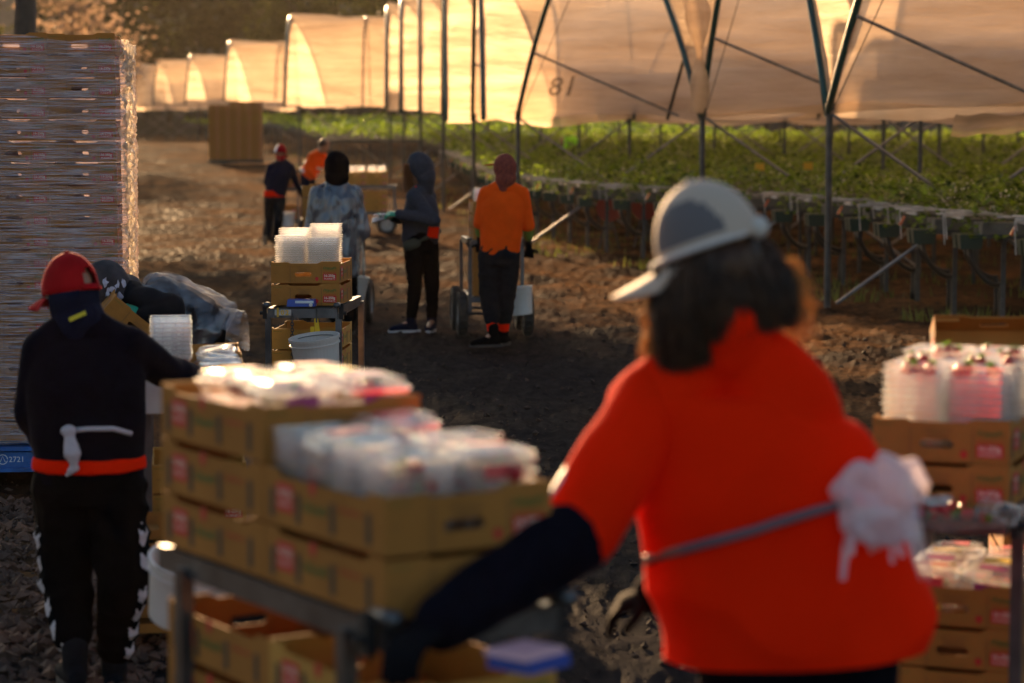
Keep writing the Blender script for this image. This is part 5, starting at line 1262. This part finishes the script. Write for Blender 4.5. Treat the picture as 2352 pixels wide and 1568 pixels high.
strands(W1, 'hair_strands', L1, m_hair, 0.0026); strands(W1, 'sunlit_hair_rim', L2, m_hairg, 0.0022); strands(W1, 'sunlit_hair_rim', L3, m_hairg, 0.0018)
# waist tie and bow of thin white film
mb = MB(); yb = d-0.20
mb.tube([P(1475,1288,d-0.04), P(1560,1262,d-0.150), P(1700,1222,yb+0.02), P(1850,1178,yb+0.015), P(1960,1150,yb+0.005)], [0.010,0.012,0.011,0.011,0.016], 8)
tp = [P(1478,1286,d-0.05), P(1560,1264,d-0.152), P(1640,1243,d-0.182), P(1720,1222,d-0.196), P(1800,1196,d-0.202), P(1880,1172,d-0.202), P(1960,1150,yb)]; mb = MB()
for a_, b_ in zip(tp, tp[1:]):
    q0 = [a_+Vector((0,-0.003,-0.010)), a_+Vector((0,-0.003,0.008)), b_+Vector((0,-0.003,0.009)), b_+Vector((0,-0.003,-0.009))]; mb.add(q0+[v+Vector((0,0.012,0)) for v in q0], [(0,3,2,1),(4,5,6,7),(1,2,6,5),(0,4,7,3)])
mb.build('waist_tie', mat('mauve_film', (0.20,0.12,0.15), 0.5, trans=0.2), W1, smooth=True, origin=None); o = W1.children[-1]; 
for c_ in W1.children:
    if c_.name.startswith('waist_tie'): c_.data.transform(Matrix.Translation(-W1.location))
mb = MB(); mb.ell(P(1985,1145,yb), (0.045,0,0.02), (0,0.03,0), (-0.02,0,0.055)); mb.ell(P(2050,1120,yb), (0.055,0,0.015), (0,0.035,0), (-0.01,0,0.050)); mb.ell(P(2020,1180,yb), (0.06,0,0), (0,0.03,0), (0,0,0.05))
blob_obj(mb, 'film_bow', clear('bow_film', (0.85,0.72,0.78), 0.62, gloss=0.12, rough=0.4, transl=0.45, bump=0.8, bscale=14), W1, W1.location, voxel=0.006, it=3, wr=0.020, wscale=15, seed=4)
rb = random.Random(6)
for q in range(11):
    mb = MB(); x0 = 1955+14*q; ln = rb.uniform(70,150)*(1.25 if q in (0,9,10) else 1); w0 = rb.uniform(0.010,0.020); vs = []
    for j in range(8):
        t = j/7.0; c = P(x0+(q-3)*5*t+5*math.sin(t*5+q), 1165+ln*t, yb-0.02+0.012*math.sin(t*4+q))-W1.location; ww = w0*(1-0.75*t)*(1+0.2*math.sin(j*2.1+q)); vs += [c-Vector((ww,0.006*math.sin(j+q),0)), c+Vector((ww,0.008*math.cos(j*1.3+q),0))]
    mb.add(vs, [(2*j, 2*j+1, 2*j+3, 2*j+2) for j in range(7)]); mb.build('film_end', MATS['bow_film'], W1, smooth=True)
# 2 ---- worker in the red cap, dark jacket
d = 8.2
p = pose(d, head=(163,672,0.02), neck=(185,745,0), sl=(98,800,0.0), sr=(292,792,0.0), el=(72,945,0.04), wl=(100,1010,0.22), er=(375,850,0.16), wr=(455,872,0.42), pelvis=(205,1085,0), hl=(150,1120,0), hr=(262,1120,0), kl=(152,1330,0.04), kr=(285,1320,-0.02), al=(172,1500,-0.06), ar=(262,1520,0.10), tl=(150,1530,0.10), tr=(275,1540,0.30))
W2 = person('worker in a red cap and black jacket with white chevron trousers, walking away', p, (p.pelvis.x, d, 0), (-0.75,0.62,-0.12), (-0.05,0,1), 0.98)
top(W2, p, M['navy'], [(-0.10,0.180,0.135),(0.1,0.184,0.140),(0.4,0.195,0.150),(0.7,0.200,0.150),(0.9,0.185,0.13),(1.04,0.140,0.095)], ru=0.068, re=0.058, rw=0.045, wr=0.007, seed=7, neck_r=0.070, name='jacket', wscale=6)
mb = MB(); mid = (p.sl+p.sr)/2; mb.loft([(P(205,1076,d), Vector((0.196,0,0)), Vector((0,0.165,0))), (P(205,1046,d), Vector((0.190,0,0)), Vector((0,0.162,0)))], 28); blob_obj(mb, 'shirt_hem', M['redorange'], W2, W2.location, voxel=0.009, it=2, wr=0.003)
pants(W2, p, M['black_cloth'], rh=0.108, rk=0.090, ra=0.058, hipw=0.180, hipd=0.138, wr=0.012, up=0.06, voxel=0.0075)
shoes(W2, p, M['char'], M['sole_d'])
tr_ = [c for c in W2.children if c.name.startswith('trousers')][0]; me = tr_.data; me.materials.append(mat('chevron_white', (0.50,0.45,0.47), 0.8, spec=0.05))
segs = [(p.hl, p.kl, -1, 0.0), (p.kl, p.al, -1, (p.kl-p.hl).length), (p.hr, p.kr, 1, 0.0), (p.kr, p.ar, 1, (p.kr-p.hr).length)]
for po_ in me.polygons:
    c = po_.center+W2.location; best = None
    for a, b, sd, l0 in segs:
        t = max(0, min(1, (c-a).dot(b-a)/(b-a).length_squared)); q = lerp(a, b, t); dd = (c-q).length
        if best is None or dd < best[0]: best = (dd, q, sd, l0+t*(b-a).length)
    dd, q, sd, ln = best; rd = Vector((c.x-q.x, c.y-q.y, 0)); nn = Vector((sd*0.88, -0.47, 0)); tg = Vector((0.47*sd, 0.88, 0))
    if rd.length < 0.02 or rd.normalized().dot(nn) < 0.5 or ln < 0.12: continue
    la = rd.dot(tg)
    if abs(la) < 0.024 and ((ln+abs(la)*0.9) % 0.082) < 0.046: po_.material_index = 1
mb = MB(); mb.ell(p.head+Vector((0.012,-0.012,-0.02)), (0.083,0,0), (0,0.090,0), (0,0,0.085)); mb.capsule(p.head-Vector((-0.01,0,0.045)), 0.080, p.neck+Vector((0,0,0.01)), 0.088); gt = blob_obj(mb, 'neck_gaiter', M['navy2'], W2, W2.location, voxel=0.009, it=2, wr=0.006)
mb = MB(); mb.box(P(178,726,d-0.096)-W2.location, (0.060,0.010,0.014), R=Matrix.Rotation(-0.42, 3, 'Y')); mb.build('yellow_trim', mat('yellow_trim_cloth', (0.55,0.50,0.02), 0.6), gt)
cap(W2, p.head+Vector((0,0,0.0)), (-0.80,0.58,-0.16), (-0.02,0.05,1), M['redcap'], 1.05, brim=0.070)
mb = MB(); mb.tube([P(150,990,d-0.150)-W2.location, P(200,985,d-0.158)-W2.location, P(260,984,d-0.150)-W2.location, P(302,996,d-0.115)-W2.location], 0.009, 8); mb.build('waist_tie', M['white_tie'], W2, smooth=True)
mb = MB(); mb.ell(P(158,990,d-0.17), (0.026,0,0), (0,0.02,0), (0,0,0.020)); mb.capsule(P(160,1000,d-0.17), 0.016, P(166,1040,d-0.175), 0.028); mb.capsule(P(166,1040,d-0.175), 0.027, P(170,1068,d-0.175), 0.012); mb.ell(P(168,1078,d-0.175), (0.020,0,0.006), (0,0.014,0), (0,0,0.012)); mb.capsule(P(168,1078,d-0.175), 0.010, P(152,1092,d-0.175), 0.006)
blob_obj(mb, 'tie_knot', M['white_tie'], W2, W2.location, voxel=0.006, it=2, wr=0.004, wscale=20)
glove(W2, p.wr, (p.wr-p.er), (0,-0.2,0.9), M['glove_k'], curl=0.5, side=-1); glove(W2, p.wl, (p.wl-p.el), (-0.9,0,0.2), M['glove_k'], curl=0.6)
# 3 ---- worker bending over by the pallet in clear plastic
d = 11.6
p = pose(d, head=(246,668,-0.05), neck=(288,672,0), sl=(325,690,-0.17), sr=(330,680,0.17), el=(395,708,-0.24), wl=(335,724,-0.26), er=(300,780,0.22), wr=(265,775,0.05), pelvis=(462,748,0), hl=(468,765,-0.09), hr=(468,760,0.09), kl=(440,960,-0.09), kr=(455,960,0.09), al=(455,1150,-0.09), ar=(462,1145,0.09), tl=(430,1165,-0.09), tr=(436,1160,0.09))
p.al.z = p.ar.z = 0.09; p.tl.z = p.tr.z = 0.05
W3 = person('stooping worker wrapped in clear plastic beside the wrapped pallet, lowering a carton', p, (p.al.x, d, 0), (-0.75,0.1,-0.66), (-0.6,0,0.7), 0.97)
top(W3, p, M['char'], [(-0.05,0.155,0.13),(0.2,0.16,0.14),(0.5,0.165,0.15),(0.8,0.17,0.145),(1.02,0.13,0.10)], ru=0.070, re=0.062, rw=0.048, wr=0.008, seed=11, name='jacket')
pants(W3, p, M['black_cloth'])
shoes(W3, p, M['char'], M['sole_d'])
hood_blob(W3, p.head, (-0.75,0.1,-0.66), (-0.6,0,0.7), mat('camouflage_cloth', (0.055,0.040,0.045), 0.9, col2=(0.02,0.018,0.022), scale=14), 1.0, 1.05, 'camouflage_hood', neck=p.neck)
mb = MB(); rc = random.Random(2)
for q in range(8):
    c0 = p.head+Vector((0.01+0.012*q, -0.108, 0.05-0.017*(q*3 % 7))); 
    pts = [c0+Vector((math.cos(a)*0.014*rc.uniform(.4,1.4), 0.004*math.sin(a*3), math.sin(a)*0.022*rc.uniform(.4,1.4))) for a in [k_*0.63 for k_ in range(10)]]; mb.add([v-W3.location for v in pts], [tuple(range(10))])
mb.build('camouflage_patch', mat('pale_patch', (0.45,0.42,0.52), 0.8), W3)
mb = MB(); S = []
for t, a_, b_ in ((-0.28,0.20,0.20),(-0.16,0.215,0.19),(0.05,0.19,0.175),(0.3,0.18,0.165),(0.6,0.185,0.17),(0.85,0.19,0.16),(1.05,0.15,0.12)):
    mid = (p.sl+p.sr)/2; c = lerp(p.pelvis, mid, t)+Vector((0,0,0.0 if t > 0 else -0.04)); ax = (mid-p.pelvis).normalized(); S.append((c, Vector((0,1,0))*a_, Vector((0,1,0)).cross(ax)*b_))
mb.loft(S, 28)
po = blob_obj(mb, 'plastic_cover', PON, W3, W3.location, voxel=0.011, it=3, wr=0.014, wscale=8, seed=12)
mb = MB(); vs = []
for j in range(14):
    for i_ in range(18):
        a = -0.2+i_*0.17; t = j/13.0; rr = 0.20+0.10*t
        vs.append(P(470,745,d)+Vector((0.02+t*0.17, math.cos(a)*rr*0.8, math.sin(a)*rr*0.62-0.03-t*0.09))+Vector((0,0,0.02*mnoise.noise(Vector((i_*0.8, j*0.5, 1)))))-W3.location)
mb.add(vs, [(j*18+i_, j*18+i_+1, (j+1)*18+i_+1, (j+1)*18+i_) for j in range(13) for i_ in range(17)]); mb.build('plastic_skirt', PON, W3, smooth=True)
glove(W3, p.wl, Vector((-0.85,0.2,0.30)), (0.2,-0.6,0.8), M['glove_g'], curl=0.7, k=1.05, cuff=0.02); glove(W3, p.wr, Vector((-0.9,0,0.1)), (0,0.3,0.9), M['glove_g'], curl=0.7)
carton(P(300, 752, d-0.12), 0, 'plain carton tilted in the green gloved hand of the stooping worker', pitch=(math.radians(8), math.radians(40), math.radians(14)))
# 4 ---- distant worker, navy jacket, red and white cap
d = 38.6
p = pose(d, head=(644,352), neck=(648,372), sl=(622,384), sr=(668,384), el=(612,415,0.05), wl=(622,440,0.2), er=(680,418,0.1), wr=(690,440,0.25), pelvis=(632,450), hl=(620,456), hr=(644,456), kl=(617,505,0.1), kr=(640,505,-0.1), al=(609,550,-0.15), ar=(632,555,0.1), tl=(606,557,0.1), tr=(634,562,0.35))
W4 = person('distant worker in a navy jacket and red and white cap, pushing a trolley', p, (p.pelvis.x, d, 0), (-0.2,0.95,-0.2), k=0.95, voxel=0.018)
top(W4, p, M['navy2'], [(-0.02,0.165,0.125),(0.2,0.175,0.13),(0.5,0.18,0.14),(0.8,0.19,0.14),(1.03,0.13,0.09)], ru=0.065, re=0.052, rw=0.042, voxel=0.016, name='jacket')
mb = MB(); mb.loft([(P(631,452,d), Vector((0.175,0,0)), Vector((0,0.135,0))), (P(631,437,d), Vector((0.172,0,0)), Vector((0,0.133,0)))], 24); blob_obj(mb, 'shirt_hem', M['redorange'], W4, W4.location, voxel=0.014, it=2)
pants(W4, p, M['char'], voxel=0.016, rh=0.095, rk=0.07, hipw=0.16); shoes(W4, p, mat('tan_boot', (0.16,0.10,0.05), 0.7), M['sole_d'])
cap(W4, p.head, (0.3,0.95,-0.2), (0,0,1), [M['redcap'], mat('cap_white', (0.6,0.6,0.65), 0.7)], 1.15, opening=False, panel=lambda a, j: 2.4 < a < 4.6 and j < 8)
mb = MB(); mb.capsule(p.head-Vector((0,0,0.05)), 0.075, p.neck, 0.07); blob_obj(mb, 'neck_scarf', M['redcap'], W4, W4.location, voxel=0.014, it=2)
glove(W4, p.wr, (0.1,1,-0.1), (0,0,1), M['glove_k'], voxel=0.009); glove(W4, p.wl, (0.1,1,-0.1), (0,0,1), M['glove_k'], voxel=0.009)
# 5 ---- stooping hi-vis worker
d = 42.5
p = pose(d, head=(744,334,-0.1), neck=(735,350,-0.05), sl=(717,358,-0.12), sr=(748,366,0.12), el=(705,385,-0.15), wl=(722,405,-0.2), er=(755,392,0.15), wr=(760,410,0.1), pelvis=(704,405), hl=(698,412,-0.1), hr=(710,412,0.1), kl=(702,460,-0.1), kr=(715,460,0.1), al=(698,512,-0.1), ar=(712,512,0.1), tl=(705,520,-0.1), tr=(720,520,0.1))
for q in ('al','ar'): getattr(p, q).z = 0.09
for q in ('tl','tr'): getattr(p, q).z = 0.05
W5 = person('distant stooping worker in an orange hi-vis shirt with silver bands', p, (p.al.x, d, 0), (0.8,0.2,-0.4), k=1.05, voxel=0.018)
top(W5, p, M['orange'], [(-0.05,0.17,0.13),(0.2,0.18,0.14),(0.5,0.185,0.145),(0.8,0.19,0.14),(1.03,0.14,0.1)], ru=0.070, re=0.058, rw=0.045, voxel=0.016)
mid = (p.sl+p.sr)/2; ax = (mid-p.pelvis).normalized(); wn = (p.sr-p.sl).normalized()
for t in (0.25, 0.62):
    mb = MB(); c = lerp(p.pelvis, mid, t)-W5.location; dp = wn.cross(ax).normalized(); mb.lathe([(1.0,-0.025),(1.0,0.025)], (0,0,0), (0,0,1), 28)
    mb.v = [tuple(c+wn*v[0]*0.193+dp*v[1]*0.155+ax*v[2]) for v in mb.v]; mb.build('silver_band', mat('silver_band', (0.6,0.5,0.45), 0.4), W5)
pants(W5, p, M['navy2'], voxel=0.016); shoes(W5, p, M['black_cloth'], M['sole_d'])
mb = MB(); mb.ell(p.head+Vector((-0.01,0,0.035)), (0.088,0,0), (0,0.095,0), (0,0,0.085)); blob_obj(mb, 'hair', m_hair, W5, W5.location, voxel=0.014, it=1)
# 6 ---- person in the plastic poncho
d = 21.4
p = pose(d, head=(774,388), neck=(772,428), sl=(732,446), sr=(812,446), el=(718,510,0.05), wl=(728,565,0.25), er=(828,512,0.05), wr=(818,570,0.2), pelvis=(775,560), hl=(757,575), hr=(795,575), kl=(765,665,0.05), kr=(802,665,0), al=(772,742,0), ar=(804,742,-0.1), tl=(770,752,0.2), tr=(806,752,0.1))
W6 = person('person in a long clear plastic poncho and black hood, facing away', p, (p.pelvis.x, d, 0), (-0.05,1,-0.1), k=0.98)
top(W6, p, M['char'], [(-0.1,0.17,0.13),(0.2,0.17,0.13),(0.5,0.175,0.135),(0.8,0.185,0.135),(1.03,0.13,0.09)], ru=0.065, name='jacket')
pants(W6, p, M['black_cloth']); shoes(W6, p, M['black_cloth'], M['sole_d'])
hood_blob(W6, p.head, (-0.05,1,-0.1), (0,0,1), mat('black_hood', (0.004,0.003,0.004), 0.95, spec=0.05), 1.0, 1.18, neck=p.neck)
PON2 = clear('poncho_film_dense', (0.13,0.16,0.22), 0.58, gloss=0.15, rough=0.3, transl=0.35, bump=1.0, bscale=9, stretch=(1.6,1.6,0.4), var=0.10)
mb = MB(); mid = (p.sl+p.sr)/2
S = [(P(780,632,d), Vector((0.175,0,0)), Vector((0,0.17,0))), (P(778,590,d), Vector((0.185,0,0)), Vector((0,0.175,0))), (P(772,540,d), Vector((0.205,0,0)), Vector((0,0.175,0))), (P(771,490,d), Vector((0.215,0,0)), Vector((0,0.175,0))), (P(771,455,d), Vector((0.212,0,0)), Vector((0,0.155,0))), (P(772,432,d), Vector((0.14,0,0)), Vector((0,0.11,0))), (P(772,418,d), Vector((0.09,0,0)), Vector((0,0.09,0)))]
mb.loft(S, 30); mb.capsule(p.sr, 0.075, P(830,530,d), 0.075); mb.capsule(p.sl, 0.075, P(716,530,d), 0.072)
blob_obj(mb, 'poncho', PON2, W6, W6.location, voxel=0.012, it=4, wr=0.016, wscale=7, seed=3, stretch=(2.2,2.2,0.6))
mb = MB(); vs = []
for j in range(14):
    for i_ in range(7):
        t = j/13.0; vs.append(P(812+8*t+(i_/6.0)*(10+14*t), 500+122*t+4*math.sin(i_*2), d-0.06+0.03*math.sin(i_*1.7+j*0.3))-W6.location)
mb.add(vs, [(j*7+i_, j*7+i_+1, (j+1)*7+i_+1, (j+1)*7+i_) for j in range(13) for i_ in range(6)]); mb.build('poncho_tail', clear('tail_film', (0.8,0.72,0.62), 0.4, 0.3, 0.2, 0.6, bump=0.5, bscale=12), W6, smooth=True)
# 7 ---- hooded person writing on a clipboard
d = 21.9
p = pose(d, head=(960,392,-0.02), neck=(972,432,0.02), sl=(950,452,-0.14), sr=(985,452,0.16), el=(996,505,-0.20), wl=(918,492,-0.22), er=(968,512,0.16), wr=(905,500,0.02), pelvis=(966,552), hl=(950,568,-0.06), hr=(985,566,0.06), kl=(953,655,-0.05), kr=(992,652,0.05), al=(944,742,-0.08), ar=(992,746,0.05), tl=(912,754,-0.10), tr=(985,764,-0.12))
p.al.z = p.ar.z = 0.09; p.tl.z = p.tr.z = 0.045
W7 = person('person in a grey hooded top reading a clipboard, hair blowing, facing left', p, (p.pelvis.x, d, 0), (-0.93,-0.05,-0.36), (-0.3,0,1), k=0.97)
top(W7, p, M['grey_h'], [(-0.10,0.150,0.115),(0.1,0.160,0.135),(0.35,0.165,0.145),(0.65,0.17,0.15),(0.9,0.16,0.13),(1.04,0.12,0.095)], ru=0.070, re=0.062, rw=0.046, name='hooded_top', wr=0.007, seed=21)
hood_blob(W7, p.head+Vector((0.012,0,0.01)), (-0.93,-0.05,-0.36), (-0.3,0,1), M['grey_h'], 1.0, 1.17, neck=p.neck)
f_, u_, r_ = head_axes((-0.93,-0.05,-0.36), (-0.3,0,1)); S1 = []
for k_ in range(260):
    st = p.head+f_*0.075+u_*rf.uniform(-0.02,0.10)+r_*rf.uniform(-0.07,0.05); dr = rf.uniform(0.08,0.24); ox = rf.uniform(-0.06,0.02)
    S1.append([st+Vector((ox*t+0.02*math.sin(t*7+k_), -0.01, -dr*t)) for t in (0,0.3,0.6,1.0)])
strands(W7, 'loose_hair', S1, mat('auburn_hair', (0.25,0.085,0.02), 0.5, trans=0.4), 0.0022)
pants(W7, p, M['black_cloth'], rh=0.092, rk=0.068, ra=0.048, hipw=0.155, hipd=0.12, up=0.10); shoes(W7, p, M['navy2'], M['sole'])
mb = MB(); mb.ell(P(946,562,d-0.13), (0.085,0,0.02), (0,0.04,0), (-0.01,0,0.055)); mb.tube([P(925,548,d-0.02), P(955,556,d-0.13), P(1000,538,d-0.10), P(1010,530,d+0.05)], 0.018, 8); blob_obj(mb, 'waist_pouch', mat('olive_pouch', (0.035,0.040,0.025), 0.8), W7, W7.location, voxel=0.009, it=2, wr=0.004)
mb = MB(); mb.box(P(995,533,d-0.115)-W7.location, (0.095,0.02,0.10), R=Matrix.Rotation(0.15, 3, 'Y')); mb.build('orange_cloth', M['redorange'], W7)
mb = MB(); mb.capsule(P(955,430,d-0.105), 0.012, P(958,455,d-0.115), 0.006); mb.build('orange_neck_cord', M['redorange'], W7, origin=None); 
for c_ in W7.children:
    if c_.name.startswith('orange_neck'): c_.data.transform(Matrix.Translation(-W7.location))
glove(W7, p.wl, (-1,0.1,0.05), (0.1,-0.5,0.9), M['glove_g'], curl=0.75, k=1.05, cuff=0.02); glove(W7, p.wr, (-0.9,-0.2,0.05), (0,0.2,-0.9), M['glove_g'], curl=0.4)
cb = empty('clipboard', P(893,497,d-0.10)); tag(cb, 'brown clipboard with white paper held by the person in the grey hood', 'clipboard')
Rm = Matrix.Rotation(math.radians(-16), 3, 'Y') @ Matrix.Rotation(math.radians(8), 3, 'X')
mb = MB(); mb.box((0,0,0), (0.32,0.235,0.006), R=Rm); mb.build('board', mat('hardboard', (0.10,0.05,0.03), 0.6), cb)
mb = MB(); mb.box((-0.015,0,0.007), (0.28,0.21,0.006), R=Rm); mb.box((-0.05,0,0.022), (0.17,0.20,0.003), R=Matrix.Rotation(math.radians(-4), 3, 'Y')); mb.build('paper', mat('paper', (0.72,0.70,0.74), 0.7, trans=0.2), cb)
mb = MB(); mb.tube([(0.030,-0.03,0.03),(0.010,-0.03,0.14)], 0.004, 6); pn = mb.build('pen', mat('pen_dark', (0.03,0.03,0.06), 0.3), None, origin=None); pn.location = P(905,490,d-0.18); tag(pn, 'thin pen in the green gloved hand above the clipboard', 'pen')
# 8 ---- man in the orange long-sleeved shirt
d = 20.3
p = pose(d, head=(1157,390), neck=(1157,428), sl=(1118,446,0.0), sr=(1196,446,0.0), el=(1103,512,0.02), wl=(1104,560,0.14), er=(1213,518,0.02), wr=(1214,572,0.14), pelvis=(1148,582), hl=(1125,592), hr=(1168,592), kl=(1122,668,0.02), kr=(1163,668,0.02), al=(1133,758,-0.04), ar=(1156,752,0.10), tl=(1120,790,-0.20), tr=(1148,785,0.0))
p.al.z = p.ar.z = 0.12; p.tl = p.al+Vector((-0.08,-0.02,-0.065)); p.tr = p.ar+Vector((0.02,0.10,-0.065))
W8 = person('man in an orange long-sleeved shirt and dark trousers, back to the camera', p, (p.pelvis.x, d, 0), (-0.55,0.8,-0.05), k=1.0)
top(W8, p, M['orange'], [(-0.02,0.168,0.125),(0.12,0.165,0.13),(0.3,0.172,0.135),(0.6,0.190,0.145),(0.85,0.195,0.14),(1.03,0.135,0.095)], ru=0.072, re=0.056, rw=0.045, sleeve=0.0, both=(0,0), wr=0.006, seed=31, neck_r=0.072)
mb = MB(); 
for a, b in ((p.sl, p.el), (p.sr, p.er)): mb.capsule(a, 0.070, b, 0.058)
blob_obj(mb, 'shirt_sleeve', M['orange'], W8, W8.location, voxel=0.011, it=3, wr=0.006)
for a, b in ((p.el, p.wl), (p.er, p.wr)):
    mb = MB(); mb.capsule(lerp(a, b, -0.05), 0.050, lerp(a, b, 0.45), 0.046); blob_obj(mb, 'green_cuff', mat('olive_green_sleeve', (0.12,0.17,0.02), 0.8), W8, W8.location, voxel=0.010, it=2)
mb = MB(); mb.capsule(p.neck+Vector((0,0,0.015)), 0.066, p.neck+Vector((0,0,0.035)), 0.060); blob_obj(mb, 'collar', M['navy'], W8, W8.location, voxel=0.009, it=2)
pants(W8, p, M['char'], rh=0.100, rk=0.082, ra=0.062, hipw=0.165, hipd=0.13, cuff=0.13, wr=0.009)
for a, b in ((p.al, p.kl), (p.ar, p.kr)):
    mb = MB(); mb.capsule(lerp(a, b, 0.10), 0.047, lerp(a, b, 0.28), 0.050); blob_obj(mb, 'orange_sock', M['redorange'], W8, W8.location, voxel=0.008, it=1)
shoes(W8, p, M['black_cloth'], M['sole_d'], boot=0.03)
hood_blob(W8, p.head, (-0.55,0.8,-0.05), (0,0,1), mat('red_patterned_hood', (0.24,0.06,0.04), 0.9, spec=0.1, col2=(0.13,0.035,0.03), scale=45), 0.95, 1.02, 'patterned_hood', neck=p.neck)
mb = MB(); f_, u_, r_ = head_axes((-0.9,0.5,-0.1)); mb.ell(p.head+f_*0.105+u_*0.055-W8.location, r_*0.062, f_*0.075, u_*0.009); mb.build('cap_peak', M['redcap'], W8, smooth=True)
for wv, ev, sd in ((p.wl, p.el, 1), (p.wr, p.er, -1)): glove(W8, lerp(ev, wv, 0.95), (wv-ev)+Vector((0,0.05,0)), (0,-1,0), M['glove_k'], curl=0.9, k=1.1, side=sd, cuff=0.06)
# 9 ---- far picker among the plants
d = 56
p = pose(d, head=(1296,326), neck=(1301,322), sl=(1303,320,-0.15), sr=(1303,320,0.15), el=(1300,340,-0.2), wl=(1294,350,-0.2), er=(1300,340,0.2), wr=(1294,350,0.2), pelvis=(1320,335), hl=(1320,342,-0.09), hr=(1320,342,0.09), kl=(1322,390,-0.09), kr=(1322,390,0.09), al=(1322,430,-0.09), ar=(1322,430,0.09), tl=(1317,434,-0.09), tr=(1317,434,0.09))
W9 = person('tiny stooping picker in a lime green shirt far among the plants', p, (p.al.x, d, rise(d)), (-0.7,0,-0.7), (-0.7,0,0.7), k=1.0, voxel=0.022)
top(W9, p, mat('lime_shirt', (0.30,0.80,0.02), 0.7, trans=0.2), [(-0.05,0.17,0.16),(0.3,0.18,0.18),(0.6,0.19,0.18),(1.03,0.14,0.12)], ru=0.075, voxel=0.02)
pants(W9, p, M['navy2'], voxel=0.02); shoes(W9, p, M['black_cloth'], M['sole_d'])

# ------------------------------------------------------------------ haze
def haze():
    m = bpy.data.materials.new('dusty_air'); m.use_nodes = True; t = m.node_tree; n = t.nodes; n.remove(n['Principled BSDF'])
    v = n.new('ShaderNodeVolumePrincipled'); v.inputs['Color'].default_value = (0.95,0.82,0.62,1); v.inputs['Density'].default_value = HAZE; v.inputs['Anisotropy'].default_value = 0.35
    t.links.new(v.outputs[0], n['Material Output'].inputs['Volume'])
    mb = MB(); mb.box((0,195,32), (560,480,66)); o = mb.build('haze', m); tag(o, 'golden dusty haze filling the air over the yard', 'haze', kind='stuff'); o.display_type = 'WIRE'
HAZE = 0.00009
haze()

tree('yard_tree', -12.6, 50, 9.0, 3.4, 601, mf4, 0.22, 0.66, 4200, 0.34, label='spreading tree left of the yard whose crown shades the gravel track', group=None, limbs=4, off=3.4, zmin=(5.6, 8.5))
tree('yard_tree', -15.2, 62, 9.4, 3.0, 602, mf4, 0.22, 0.70, 2400, 0.34, label='second spreading tree left of the yard, farther back along the road', group=None, limbs=4, off=2.6, zmin=(6.2, 9.6))
